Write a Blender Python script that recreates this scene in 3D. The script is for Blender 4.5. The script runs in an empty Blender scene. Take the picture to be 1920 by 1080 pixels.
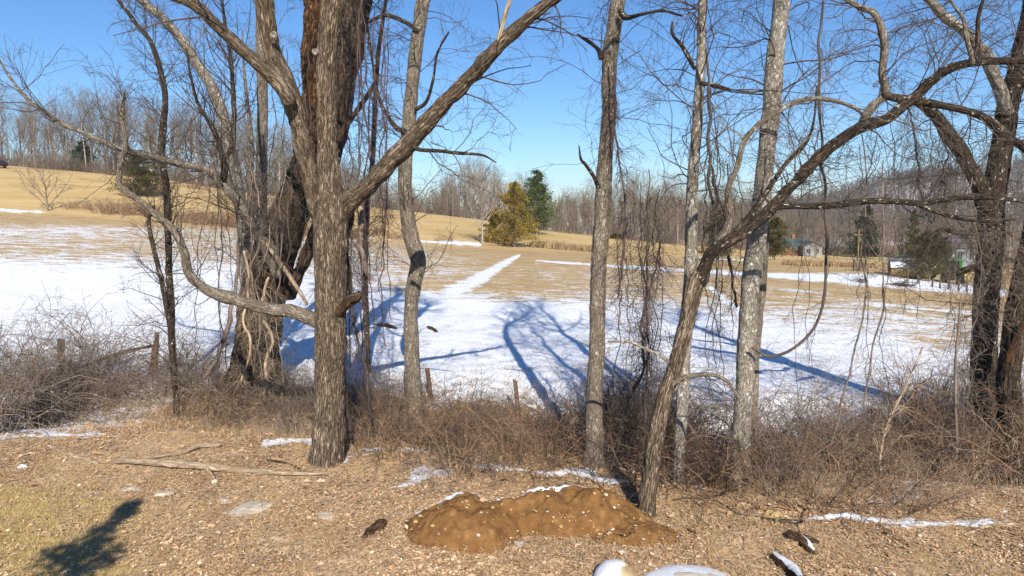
import bpy, math, random
import numpy as np
from mathutils import Vector
rng = np.random.default_rng(7)
random.seed(7)
R = math.radians
scene = bpy.context.scene

# ------------------------------------------------------------------ camera, light
CAM = np.array([0.0, 0.0, 5.0]); FPX = 1280.0; PITCH = R(6.2)
cam_d = bpy.data.cameras.new('camera'); cam = bpy.data.objects.new('camera', cam_d)
scene.collection.objects.link(cam); scene.camera = cam
cam_d.sensor_width = 36; cam_d.lens = 24; cam_d.clip_end = 12000; cam_d.clip_start = .05
cam.location = CAM; cam.rotation_euler = (math.pi/2 - PITCH, 0, 0)
SUN_EL = R(34); SH = np.array([-0.17, 1.0]); SH /= np.linalg.norm(SH)
world = bpy.data.worlds.new('World'); scene.world = world; world.use_nodes = True
wn = world.node_tree.nodes; wl = world.node_tree.links
bg = wn['Background']; sky = wn.new('ShaderNodeTexSky'); sky.sky_type = 'NISHITA'; sky.sun_disc = False
sky.sun_elevation = SUN_EL; sky.sun_rotation = math.atan2(-SH[0], -SH[1]); sky.altitude = 250
sky.air_density = 1.0; sky.dust_density = 0.0; sky.ozone_density = 4.0
hs = wn.new('ShaderNodeHueSaturation'); hs.inputs['Saturation'].default_value = 1.18
wl.new(sky.outputs[0], hs.inputs['Color']); tn = wn.new('ShaderNodeMix'); tn.data_type = 'RGBA'; tn.blend_type = 'MULTIPLY'; tn.inputs[0].default_value = 1; tn.inputs[7].default_value = (.82, .965, 1.10, 1); wl.new(hs.outputs[0], tn.inputs[6]); wl.new(tn.outputs[2], bg.inputs['Color'])
bg.inputs['Strength'].default_value = 0.088
sd = bpy.data.lights.new('sun', 'SUN'); sun = bpy.data.objects.new('sun', sd); scene.collection.objects.link(sun)
sd.energy = 5.0; sd.angle = R(0.5); sd.color = (1.0, .93, .82)
ldir = Vector((SH[0]*math.cos(SUN_EL), SH[1]*math.cos(SUN_EL), -math.sin(SUN_EL)))
sun.rotation_euler = ldir.to_track_quat('-Z', 'Y').to_euler()
vs = scene.view_settings; vs.view_transform = 'Standard'; vs.look = 'None'; vs.exposure = 0.55; vs.gamma = 1
vs.use_curve_mapping = False
scene.cycles.max_bounces = 5; scene.cycles.diffuse_bounces = 3; scene.cycles.transparent_max_bounces = 8

# ------------------------------------------------------------------ photo survey helpers
cF = np.array([0, math.cos(PITCH), -math.sin(PITCH)]); cU = np.array([0, math.sin(PITCH), math.cos(PITCH)])
def at(px, py, Y):
    d = cF + np.array([1, 0, 0])*(px-960)/FPX + cU*(540-py)/FPX
    return CAM + d*(Y/d[1])
def proj(x, y, z):
    dx = x-CAM[0]; dy = y-CAM[1]; dz = z-CAM[2]
    f = dy*cF[1] + dz*cF[2]; u = dy*cU[1] + dz*cU[2]
    f = np.where(f < .5, .5, f)
    return 960 + FPX*dx/f, 540 - FPX*u/f

# ------------------------------------------------------------------ noise
def _h(ix, iy, iz, seed):
    n = (ix*374761393 + iy*668265263 + iz*2147483647 + seed*974634777) & 0xffffffff
    n = ((n ^ (n >> 13))*1274126177) & 0xffffffff
    n = (n ^ (n >> 16)) & 0xffff
    return n/65535.0
def vn(x, y, z=0.0, seed=0):
    x, y, z = np.broadcast_arrays(np.asarray(x, float), np.asarray(y, float), np.asarray(z, float))
    fx = np.floor(x); fy = np.floor(y); fz = np.floor(z)
    ix = fx.astype(np.int64); iy = fy.astype(np.int64); iz = fz.astype(np.int64)
    tx = x-fx; ty = y-fy; tz = z-fz
    tx = tx*tx*(3-2*tx); ty = ty*ty*(3-2*ty); tz = tz*tz*(3-2*tz)
    r = 0
    for a in (0, 1):
        for b in (0, 1):
            for c in (0, 1):
                w = (tx if a else 1-tx)*(ty if b else 1-ty)*(tz if c else 1-tz)
                r = r + w*_h(ix+a, iy+b, iz+c, seed)
    return r
def fbm(x, y, z=0.0, seed=0, o=3):
    s = 0; a = 1; t = 0
    for k in range(o):
        s = s + a*vn(np.asarray(x)*2**k, np.asarray(y)*2**k, np.asarray(z)*2**k, seed+k*17); t += a; a *= .5
    return s/t
def sm(a, b, x):
    t = np.clip((np.asarray(x, float)-a)/(b-a), 0, 1); return t*t*(3-2*t)

# ------------------------------------------------------------------ terrain
bA = np.array([-1.4, -.75, -.44, -.2, 0, .25, .41, .55, .68, .75, 1.4])
b1 = (400-np.array([385, 400, 420, 455, 468, 484, 492, 503, 524, 530, 545]))/1280*85+5
b2A = np.array([-1.4, -.75, -.51, -.4, -.2, -.05, .03, .25, .41, .75, 1.4])
b2 = (400-np.array([285, 308, 335, 358, 388, 410, 428, 460, 474, 492, 500]))/1280*150+5
rA = np.array([-1.4, -.3, .2, .33, .38, .42, .48, .53, .6, .68, .75, 1.0, 1.4])
rT = (400-np.array([425, 422, 415, 410, 403, 394, 378, 360, 341, 328, 318, 312, 312]))/1280*900+5
def edgeY(x): return np.clip(13.85-.2*np.asarray(x, float), 9, 15.6)
def hz(x, y):
    x = np.asarray(x, float); y = np.asarray(y, float)
    a = x/np.maximum(y, 12)
    z1 = np.interp(a, bA, b1); z2 = np.interp(a, b2A, b2)
    t1 = np.clip((y-19)/66, 0, 1)**1.15
    z = z1*t1
    t2 = np.clip((y-86)/64, 0, 1); t2 = t2**.85
    z = z + (z2-z1)*t2*(y > 85)
    valley = np.minimum(z2, -6) - 8
    t3 = sm(150, 420, y)
    z = z + (valley-z2)*t3
    rt = np.interp(a, rA, rT)
    z = z + (rt-valley)*sm(420, 900, y)
    far = y > 120
    z = z + np.where(far, (fbm(x/60, y/60, 0, 5)-.5)*sm(300, 700, y)*26, 0)
    # bank, ditch and hummocks
    d = y-edgeY(x)
    k = .35 + .95*sm(-7, 1.5, x)
    z = z - k*(sm(0, .8, d)-sm(2.0, 3.6, d))
    z = z + .12*sm(3.0, 4.2, d)*(1-sm(6, 16, d))
    near = 1-sm(28, 60, y)
    z = z + near*((fbm(x*.45, y*.45, 0, 1)-.5)*.22 + (fbm(x*2.1, y*2.1, 0, 2)-.5)*.07)
    rough = sm(-.6, .6, d)*(1-sm(4, 7, d))
    z = z + rough*((fbm(x*1.3, y*1.3, 0, 3)-.5)*.38 + (fbm(x*5, y*5, 0, 4)-.5)*.10)
    z = z + (1-sm(-1, 0, d))*(vn(x*9, y*9, 0, 8)-.5)*.025
    return z
_Y = np.concatenate([np.linspace(8, 90, 1400), np.geomspace(90.3, 2200, 900)])
def gp(px, py, lift=0.0):
    d = cF + np.array([1, 0, 0])*(px-960)/FPX + cU*(540-py)/FPX
    P = CAM + d[None, :]*(_Y/d[1])[:, None]
    g = P[:, 2] - hz(P[:, 0], P[:, 1])
    i = np.argmax(g <= 0)
    if g[i] > 0: i = len(_Y)-1
    if i > 0:
        t = g[i-1]/(g[i-1]-g[i]+1e-9); p = P[i-1]*(1-t)+P[i]*t
    else: p = P[0]
    return np.array([p[0], p[1], float(hz(p[0], p[1]))+lift])

# ------------------------------------------------------------------ mesh helpers
coll = scene.collection
def tag(o, label=None, cat=None, group=None, kind=None):
    if label: o['label'] = label
    if cat: o['category'] = cat
    if group: o['group'] = group
    if kind: o['kind'] = kind
    return o
def empty(name, loc=(0, 0, 0), rz=0.0):
    o = bpy.data.objects.new(name, None); o.empty_display_size = .2
    o.location = [float(v) for v in loc]; o.rotation_euler = (0, 0, rz); coll.objects.link(o); return o
def mesh_np(name, V, faces, mat, attrs=None, smooth=True):
    """faces: int array (M,3) or (M,4) or list of such arrays; attrs: {name: (N,3) vector or (N,) float}"""
    me = bpy.data.meshes.new(name)
    if not isinstance(faces, list): faces = [faces]
    faces = [np.asarray(f, np.int32) for f in faces if len(f)]
    V = np.asarray(V, np.float32)
    me.vertices.add(len(V)); me.vertices.foreach_set('co', V.ravel())
    nl = sum(f.size for f in faces); nf = sum(len(f) for f in faces)
    me.loops.add(nl); me.polygons.add(nf)
    me.loops.foreach_set('vertex_index', np.concatenate([f.ravel() for f in faces]))
    starts = []; s = 0
    for f in faces:
        starts.append(s + np.arange(len(f))*f.shape[1]); s += f.size
    me.polygons.foreach_set('loop_start', np.concatenate(starts).astype(np.int32))
    me.polygons.foreach_set('use_smooth', np.full(nf, smooth))
    for k, v in (attrs or {}).items():
        v = np.asarray(v, np.float32)
        if v.ndim == 1:
            me.attributes.new(k, 'FLOAT', 'POINT').data.foreach_set('value', v)
        else:
            me.attributes.new(k, 'FLOAT_VECTOR', 'POINT').data.foreach_set('vector', v.ravel())
    me.update(calc_edges=True); me.validate()
    for m in (mat if isinstance(mat, list) else [mat]): me.materials.append(m)
    return me
def link(name, me, parent=None, loc=None):
    o = bpy.data.objects.new(name, me); coll.objects.link(o)
    if parent is not None: o.parent = parent
    if loc is not None: o.location = [float(v) for v in loc]
    return o

class MB:
    """simple builder of boxes, prisms and revolved shapes"""
    def __init__(s): s.v = []; s.f = []
    def add(s, V, F):
        n = len(s.v); s.v += [tuple(float(c) for c in v) for v in V]; s.f += [tuple(int(i)+n for i in f) for f in F]; return s
    def box(s, x0, x1, y0, y1, z0, z1, b=0.0):
        V = [(x0+b, y0+b, z0), (x1-b, y0+b, z0), (x1-b, y1-b, z0), (x0+b, y1-b, z0), (x0, y0, z0+b), (x1, y0, z0+b), (x1, y1, z0+b), (x0, y1, z0+b),
             (x0, y0, z1-b), (x1, y0, z1-b), (x1, y1, z1-b), (x0, y1, z1-b), (x0+b, y0+b, z1), (x1-b, y0+b, z1), (x1-b, y1-b, z1), (x0+b, y1-b, z1)]
        if b <= 0:
            V = V[0:4]+V[12:16]; L = [(0, 4)]
            F = [(3, 2, 1, 0), (4, 5, 6, 7)] + [(i, (i+1) % 4, 4+(i+1) % 4, 4+i) for i in range(4)]
        else:
            F = [(3, 2, 1, 0), (12, 13, 14, 15)]
            for k in (0, 4, 8): F += [(k+i, k+(i+1) % 4, k+4+(i+1) % 4, k+4+i) for i in range(4)]
        return s.add(V, F)
    def prism(s, prof, axis, a0, a1):
        n = len(prof); V = []
        for a in (a0, a1):
            for p, q in prof: V.append({'x': (a, p, q), 'y': (p, a, q), 'z': (p, q, a)}[axis])
        F = [tuple(range(n))[::-1], tuple(range(n, 2*n))] + [(i, (i+1) % n, n+(i+1) % n, n+i) for i in range(n)]
        return s.add(V, F)
    def cyl(s, c, axis, r, h, n=16, r2=None):
        r2 = r if r2 is None else r2
        ring = lambda rr, a: [{'x': (c[0]+a, c[1]+rr*math.cos(t), c[2]+rr*math.sin(t)), 'y': (c[0]+rr*math.cos(t), c[1]+a, c[2]+rr*math.sin(t)),
                               'z': (c[0]+rr*math.cos(t), c[1]+rr*math.sin(t), c[2]+a)}[axis] for t in [2*math.pi*i/n for i in range(n)]]
        V = ring(r, 0)+ring(r2, h)
        return s.add(V, [tuple(range(n))[::-1], tuple(range(n, 2*n))]+[(i, (i+1) % n, n+(i+1) % n, n+i) for i in range(n)])
    def obj(s, name, mat, parent=None, loc=None, smooth=False):
        me = bpy.data.meshes.new(name); me.from_pydata(s.v, [], s.f); me.update(); me.materials.append(mat)
        if smooth:
            for p in me.polygons: p.use_smooth = True
        return link(name, me, parent, loc)

def catmull(P, n):
    """P (K,D) -> resampled (n,D) Catmull-Rom, roughly uniform in arc length"""
    P = np.asarray(P, float); K = len(P)
    if K == 2: t = np.linspace(0, 1, n)[:, None]; return P[0]*(1-t)+P[1]*t
    Q = np.vstack([2*P[0]-P[1], P, 2*P[-1]-P[-2]])
    m = 12; out = []
    for i in range(K-1):
        p0, p1, p2, p3 = Q[i:i+4]
        t = np.linspace(0, 1, m, endpoint=False)[:, None]
        out.append(.5*((2*p1)+(-p0+p2)*t+(2*p0-5*p1+4*p2-p3)*t*t+(-p0+3*p1-3*p2+p3)*t**3))
    out = np.vstack(out+[P[-1:]])
    s = np.concatenate([[0], np.cumsum(np.linalg.norm(np.diff(out[:, :3], axis=0), axis=1))])
    u = np.linspace(0, s[-1], n)
    return np.stack([np.interp(u, s, out[:, k]) for k in range(out.shape[1])], 1)

def tubes(P, Rr, sides, jitter=0.0, cap=False):
    """P (M,N,3), Rr (M,N) -> verts, quads, bark coords"""
    M, N, _ = P.shape
    T = np.empty_like(P); T[:, 1:-1] = P[:, 2:]-P[:, :-2]; T[:, 0] = P[:, 1]-P[:, 0]; T[:, -1] = P[:, -1]-P[:, -2]
    T /= np.linalg.norm(T, axis=2, keepdims=True)+1e-9
    D = P[:, -1]-P[:, 0]; ref = np.zeros((M, 3)); k = np.argmin(np.abs(D), axis=1); ref[np.arange(M), k] = 1
    U = np.cross(T, ref[:, None, :]); U /= np.linalg.norm(U, axis=2, keepdims=True)+1e-9
    W = np.cross(T, U)
    th = np.arange(sides)*2*math.pi/sides
    ct = np.cos(th)[None, None, :, None]; st = np.sin(th)[None, None, :, None]
    L = np.concatenate([np.zeros((M, 1)), np.cumsum(np.linalg.norm(np.diff(P, axis=1), axis=2), axis=1)], 1)
    off = rng.random((M, 1))*50
    rr = Rr[:, :, None, None]
    V = P[:, :, None, :] + rr*(U[:, :, None, :]*ct + W[:, :, None, :]*st)
    B = np.stack(np.broadcast_arrays(rr[..., 0]*ct[..., 0], rr[..., 0]*st[..., 0], (L+off)[:, :, None]), -1)
    base = (np.arange(M)*N*sides)[:, None, None]; i = np.arange(N-1)[None, :, None]*sides; j = np.arange(sides)[None, None, :]
    j2 = (j+1) % sides
    Q = np.stack(np.broadcast_arrays(base+i+j, base+i+j2, base+i+sides+j2, base+i+sides+j), -1).reshape(-1, 4)
    if cap: pass
    return V.reshape(-1, 3), Q, B.reshape(-1, 3)

class Twigs:
    """gathers many thin tubes into one mesh"""
    def __init__(s): s.V = []; s.Q = []; s.B = []; s.n = 0
    def add(s, P, Rr, sides=3):
        if len(P) == 0: return
        V, Q, B = tubes(P, Rr, sides); s.V.append(V); s.Q.append(Q+s.n); s.B.append(B); s.n += len(V)
    def mesh(s, name, mat):
        return mesh_np(name, np.vstack(s.V), np.vstack(s.Q), mat, {'bark': np.vstack(s.B)})

def grow(P, Rr, n, length, ang=(30, 60), npts=5, rr=(.5, .2), wander=.25, bias=(0, 0, 0), t0=.15, t1=1.0, rmin=.002, lenvar=.5, plen=None, rmax=None):
    """spawn n side shoots in total from the parent lines P (M,N,3)"""
    M, N, _ = P.shape
    L = np.linalg.norm(np.diff(P, axis=1), axis=2).sum(1)
    idx = rng.choice(M, size=n, p=L/L.sum())
    t = (t0+(t1-t0)*rng.random(n))*(N-1)
    i = np.minimum(t.astype(int), N-2); f = (t-i)[:, None]
    A = P[idx, i]; Bq = P[idx, i+1]; pos = A*(1-f)+Bq*f
    r0 = Rr[idx, i]*(1-f[:, 0])+Rr[idx, i+1]*f[:, 0]
    T = Bq-A; T /= np.linalg.norm(T, axis=1, keepdims=True)+1e-9
    rv = rng.normal(size=(n, 3)); rv -= (rv*T).sum(1, keepdims=True)*T; rv /= np.linalg.norm(rv, axis=1, keepdims=True)+1e-9
    an = np.radians(rng.uniform(ang[0], ang[1], n))[:, None]
    d = T*np.cos(an)+rv*np.sin(an)
    ln = length*(1-lenvar+2*lenvar*rng.random(n))*(1.15-.55*t/(N-1))
    seg = ln/(npts-1)
    out = np.empty((n, npts, 3)); out[:, 0] = pos
    b = np.array(bias, float)[None, :]
    for k in range(1, npts):
        d = d + rng.normal(size=(n, 3))*wander + b
        d /= np.linalg.norm(d, axis=1, keepdims=True)+1e-9
        out[:, k] = out[:, k-1]+d*seg[:, None]
    rs = np.maximum(r0*rr[0], rmin)
    if rmax: rs = np.minimum(rs, rmax)
    re = np.maximum(rs*rr[1], rmin*.7)
    w = np.linspace(0, 1, npts)[None, :]
    return out, rs[:, None]*(1-w)+re[:, None]*w

# ------------------------------------------------------------------ materials
def nmat(name, rough=.85, spec=.2):
    m = bpy.data.materials.new(name); m.use_nodes = True; nt = m.node_tree
    b = nt.nodes['Principled BSDF']; b.inputs['Roughness'].default_value = rough
    b.inputs['Specular IOR Level'].default_value = spec
    return m, nt, b
def ramp(nt, fac, stops):
    r = nt.nodes.new('ShaderNodeValToRGB'); el = r.color_ramp.elements
    el[0].position = stops[0][0]; el[0].color = (*stops[0][1], 1); el[1].position = stops[-1][0]; el[1].color = (*stops[-1][1], 1)
    for p, c in stops[1:-1]:
        e = el.new(p); e.color = (*c, 1)
    nt.links.new(fac, r.inputs[0]); return r.outputs[0]
def attr(nt, name):
    a = nt.nodes.new('ShaderNodeAttribute'); a.attribute_name = name; return a
def noise(nt, vec, scale, detail=4, rough=.6, dist=0):
    n = nt.nodes.new('ShaderNodeTexNoise'); n.inputs['Scale'].default_value = scale; n.inputs['Detail'].default_value = detail
    n.inputs['Roughness'].default_value = rough; n.inputs['Distortion'].default_value = dist
    if vec is not None: nt.links.new(vec, n.inputs['Vector'])
    return n.outputs[0]
def mapv(nt, vec, scale, loc=(0, 0, 0)):
    m = nt.nodes.new('ShaderNodeMapping'); m.inputs['Scale'].default_value = scale; m.inputs['Location'].default_value = loc
    nt.links.new(vec, m.inputs['Vector']); return m.outputs[0]
def mix(nt, fac, a, b, mode='MIX'):
    m = nt.nodes.new('ShaderNodeMix'); m.data_type = 'RGBA'; m.blend_type = mode
    for k, v in ((0, fac), (6, a), (7, b)):
        if hasattr(v, 'links') or hasattr(v, 'is_linked'): nt.links.new(v, m.inputs[k])
        else: m.inputs[k].default_value = v if k == 0 else (*v, 1)
    return m.outputs[2]
def math_(nt, op, a, b=0.0, clamp=False):
    m = nt.nodes.new('ShaderNodeMath'); m.operation = op; m.use_clamp = clamp
    for k, v in ((0, a), (1, b)):
        if hasattr(v, 'is_linked'): nt.links.new(v, m.inputs[k])
        else: m.inputs[k].default_value = v
    return m.outputs[0]
def bump(nt, b, h, strength, dist):
    n = nt.nodes.new('ShaderNodeBump'); n.inputs['Strength'].default_value = strength; n.inputs['Distance'].default_value = dist
    nt.links.new(h, n.inputs['Height']); nt.links.new(n.outputs[0], b.inputs['Normal'])
def geo(nt): return nt.nodes.new('ShaderNodeNewGeometry').outputs['Position']

def bark_mat(name, dark, mid, light, lich=(.5, .5, .45), lich_amt=.1, fiber=(38, 38, 5), patch=2.0):
    m, nt, b = nmat(name, .9, .15)
    co = attr(nt, 'bark').outputs['Vector']
    f = noise(nt, mapv(nt, co, tuple(q*w for q, w in zip(fiber, (1.5, 1.5, 1.9)))), 1.0, 6, .68, .8)
    fc = noise(nt, mapv(nt, co, tuple(q*w for q, w in zip(fiber, (.62, .62, .55))), (3, 1, 2)), 1.0, 4, .6, 1.2)
    fr = math_(nt, 'MULTIPLY', math_(nt, 'ABSOLUTE', math_(nt, 'SUBTRACT', fc, .5)), 1.7)
    f = math_(nt, 'ADD', math_(nt, 'MULTIPLY', f, .72), math_(nt, 'MINIMUM', fr, .26))
    col = ramp(nt, f, [(.36, dark), (.44, tuple(.5*(p+q) for p, q in zip(dark, mid))), (.52, mid), (.66, light)])
    big = noise(nt, mapv(nt, co, (3, 3, 1.3)), patch, 4, .6)
    col = mix(nt, ramp(nt, big, [(.36, (.55, .55, .55)), (.62, (0, 0, 0))]), col, dark)
    li = noise(nt, mapv(nt, co, (16, 16, 9), (7, 3, 1)), 1.0, 5, .7)
    lo = .74-.28*lich_amt
    lf = ramp(nt, li, [(lo-.02, (0, 0, 0)), (lo+.02, (1, 1, 1))])
    col = mix(nt, lf, col, lich)
    nt.links.new(col, b.inputs['Base Color'])
    bump(nt, b, f, 1.0, .03)
    return m
M = {}
M['bark_b'] = bark_mat('rough_grey_bark', (.035, .024, .016), (.235, .175, .12), (.49, .39, .29), (.50, .46, .37), .2, (44, 44, 5))
M['bark_a'] = bark_mat('dark_bark', (.016, .011, .008), (.085, .058, .038), (.17, .125, .088), (.25, .2, .13), .1, (26, 26, 4))  # dark brown tones all over the stem
M['bark_s'] = bark_mat('smooth_grey_bark', (.10, .078, .058), (.28, .235, .18), (.46, .40, .32), (.58, .55, .47), .35, (40, 40, 10))
M['bark_p'] = bark_mat('pale_grey_bark', (.14, .12, .095), (.36, .315, .255), (.54, .49, .41), (.62, .60, .54), .5, (30, 30, 12))
M['bark_l'] = bark_mat('lichen_spotted_bark', (.018, .013, .009), (.085, .06, .042), (.20, .155, .11), (.50, .50, .42), .42, (40, 40, 8))
M['wood_r'] = bark_mat('bare_orange_wood', (.02, .012, .008), (.11, .055, .026), (.27, .15, .07), (.36, .22, .12), .15, (30, 30, 3))
M['wood_p'] = bark_mat('bleached_dead_wood', (.22, .15, .09), (.58, .45, .31), (.76, .64, .48), (.7, .62, .48), .2, (40, 40, 3))
M['wood_d'] = bark_mat('rotten_brown_wood', (.03, .018, .01), (.12, .07, .04), (.22, .14, .08), (.2, .15, .1), .1)
def twig_mat(name, a, b_):
    m, nt, b = nmat(name, .8, .25)
    f = noise(nt, mapv(nt, attr(nt, 'bark').outputs['Vector'], (8, 8, 1.2)), 1.0, 2)
    nt.links.new(ramp(nt, f, [(.3, a), (.7, b_)]), b.inputs['Base Color']); return m
M['twig_dark'] = twig_mat('dark_twigs', (.04, .03, .026), (.13, .098, .076))
M['twig_grey'] = twig_mat('grey_brown_twigs', (.12, .088, .068), (.27, .21, .16))
M['twig_red'] = twig_mat('purple_vine_stems', (.04, .024, .024), (.15, .10, .09))
M['bramble'] = twig_mat('bramble_stems', (.12, .062, .035), (.38, .245, .15))
M['bramble_p'] = twig_mat('pale_dry_stems', (.26, .18, .11), (.56, .44, .31))
M['bramble_d'] = twig_mat('dark_brush_stems', (.035, .022, .016), (.17, .115, .08))
M['far_bark'] = twig_mat('far_wood_bark', (.12, .098, .074), (.29, .24, .185))
M['far_twig'] = twig_mat('far_wood_twigs', (.095, .074, .054), (.25, .195, .14))
M['ridge_twig'] = twig_mat('ridge_wood_twigs', (.05, .038, .03), (.15, .115, .09))
M['far_pale'] = twig_mat('far_pale_bark', (.25, .21, .17), (.42, .37, .31))

def col_mat(name, rough=.85, base=None, var=0, trans=0):
    """per-face colour carried by the pieces themselves (attribute tint)"""
    m, nt, b = nmat(name, rough, .15)
    c = attr(nt, 'tint').outputs['Vector']
    nt.links.new(c, b.inputs['Base Color']); return m
M['tint'] = col_mat('dry_leaf_pieces')
M['needles'] = col_mat('evergreen_sprays')
def plain(name, c, rough=.7, spec=.3, metal=0, nz=.12, sc=6, bmp=0.0):
    m, nt, b = nmat(name, rough, spec); b.inputs['Metallic'].default_value = metal
    f = noise(nt, geo(nt), sc, 4)
    lo = tuple(v*(1-nz*2) for v in c); hi = tuple(min(1, v*(1+nz)) for v in c)
    nt.links.new(ramp(nt, f, [(.3, lo), (.7, hi)]), b.inputs['Base Color'])
    if bmp: bump(nt, b, noise(nt, geo(nt), sc*6, 4), .8, bmp)
    return m
M['snow'] = plain('snow', (.74, .76, .80), .7, .25, 0, .07, 9, .03)
M['soil'] = None

# ground -------------------------------------------------------------
def ground_material():
    m, nt, b = nmat('ground_cover', .9, .1)
    P = geo(nt)
    sn = attr(nt, 'snow').outputs['Fac']; lit = attr(nt, 'litter').outputs['Fac']; gr = attr(nt, 'green').outputs['Fac']; hill = attr(nt, 'hill').outputs['Fac']
    # dry field grass, streaked across by mowing and wind
    n1 = noise(nt, mapv(nt, P, (.35, 1.1, 1)), 1.0, 6, .7)
    field = ramp(nt, n1, [(.30, (.28, .185, .08)), (.5, (.46, .325, .16)), (.72, (.58, .44, .25))])
    n1b = noise(nt, P, 9.0, 4, .7)
    field = mix(nt, math_(nt, 'MULTIPLY', n1b, .35), field, (.24, .155, .075))
    hc = ramp(nt, noise(nt, mapv(nt, P, (.05, .12, 1)), 1.0, 5, .6), [(.3, (.42, .28, .115)), (.6, (.56, .40, .185)), (.8, (.48, .36, .16))])
    field = mix(nt, hill, field, hc)
    # leaf litter
    v = nt.nodes.new('ShaderNodeTexVoronoi'); v.inputs['Scale'].default_value = 26; nt.links.new(P, v.inputs['Vector'])
    sep = nt.nodes.new('ShaderNodeSeparateColor'); nt.links.new(v.outputs['Color'], sep.inputs[0])
    litc = ramp(nt, sep.outputs[0], [(0, (.20, .125, .07)), (.35, (.36, .235, .135)), (.7, (.50, .35, .21)), (1, (.60, .46, .30))])
    n2 = noise(nt, P, 1.3, 5, .65)
    litc = mix(nt, ramp(nt, n2, [(.45, (0, 0, 0)), (.65, (.6, .6, .6))]), litc, (.24, .14, .075))
    gc = ramp(nt, noise(nt, P, 14, 4, .7), [(.3, (.24, .18, .055)), (.5, (.40, .30, .11)), (.75, (.55, .43, .22))])
    gn = math_(nt, 'ADD', gr, math_(nt, 'MULTIPLY', math_(nt, 'SUBTRACT', noise(nt, P, 1.6, 5, .65), .5), 1.6))
    litc = mix(nt, ramp(nt, gn, [(.45, (0, 0, 0)), (.75, (1, 1, 1))]), litc, gc)
    base = mix(nt, lit, field, litc)
    ditch_shade = attr(nt, 'ditch_shade').outputs['Fac']; base = mix(nt, ditch_shade, base, (.045, .026, .014))  # shade in the ditch, painted as dark brown ground colour
    # snow, melting through in patches
    sa = noise(nt, mapv(nt, P, (.55, 1.15, 1)), 1.0, 7, .68)
    sb = noise(nt, mapv(nt, P, (3.2, 5.5, 3)), 1.0, 8, .78)
    s = math_(nt, 'ADD', math_(nt, 'MULTIPLY', math_(nt, 'SUBTRACT', sa, .5), 1.3), math_(nt, 'MULTIPLY', math_(nt, 'SUBTRACT', sb, .5), 1.5))
    s = math_(nt, 'ADD', s, sn)
    mask = ramp(nt, s, [(.50, (0, 0, 0)), (.58, (.75, .75, .75)), (.70, (1, 1, 1))])
    snc = ramp(nt, noise(nt, P, 2.0, 4), [(.3, (.70, .73, .78)), (.7, (.80, .81, .84))])
    col = mix(nt, mask, base, snc)
    nt.links.new(col, b.inputs['Base Color'])
    nt.links.new(ramp(nt, mask, [(0, (.95, .95, .95)), (1, (.6, .6, .6))]), b.inputs['Roughness'])
    hgt = math_(nt, 'ADD', math_(nt, 'MULTIPLY', mask, .5), noise(nt, P, 22, 5, .75))
    bump(nt, b, hgt, .55, .035)
    return m
M['ground'] = ground_material()

sx = np.linspace(0, 1920, 13)
sy = np.array([300, 392, 400, 415, 430, 450, 470, 490, 510, 535, 560, 580, 610, 640, 680, 720, 760, 800, 830, 870, 900, 940, 985])
ST = np.array([
 [0]*13, [.1]+[0]*12, [.25,.12]+[0]*11, [.35,.25,.1]+[0]*10,
 [.60,.60,.50,.44,.25,.08,0,0,0,0,0,0,0],
 [.52,.50,.50,.50,.44,.28,0,0,0,0,0,0,0],
 [.50,.46,.50,.50,.50,.43,.2,.1,0,0,0,0,0],
 [.66,.60,.58,.55,.54,.47,.32,.25,.2,.1,.1,.1,.1],
 [.80,.80,.78,.68,.60,.50,.40,.44,.40,.3,.25,.2,.2],
 [1.0,1.0,.98,.88,.72,.40,.36,.46,.42,.38,.3,.2,.1],
 [1.05,1.05,1.02,.95,.85,.8,.50,.55,.48,.42,.45,.3,.25],
 [1.1,1.1,1.1,1.05,.92,1.02,.95,.90,.66,.50,.56,.45,.3],
 [1.1,1.1,1.1,1.1,1.0,1.1,1.1,1.1,.95,.76,.66,.56,.45],
 [1.1,1.1,1.1,1.1,1.0,1.1,1.1,1.1,1.05,.88,.76,.62,.48],
 [1.0,1.05,1.0,.9,.9,1.0,1.1,1.1,1.1,1.1,.98,.88,.6],
 [.85,.78,.72,.60,.62,.85,.95,1.05,1.1,1.1,1.0,.95,.7],
 [.70,.62,.52,.38,.42,.5,.5,.9,.85,.9,.8,.75,.6],
 [.66,.62,.36,.12,.2,.2,.35,.7,.78,.82,.78,.7,.55],
 [.45,.35,.1,0,.1,.1,.2,.5,.62,.7,.66,.6,.5],
 [0,0,0,0,0,0,0,.28,.45,.58,.58,.5,.45],
 [0,0,0,0,0,0,0,0,.12,.42,.50,.50,.45],
 [0,0,0,0,0,0,0,0,0,.12,.36,.42,.40],
 [0]*13])
def seg_d(px, py, a, b):
    ax, ay = a; bx, by = b; t = np.clip(((px-ax)*(bx-ax)+(py-ay)*(by-ay))/((bx-ax)**2+(by-ay)**2), 0, 1)
    return np.hypot((px-ax-t*(bx-ax)), (py-ay-t*(by-ay))), t
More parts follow.
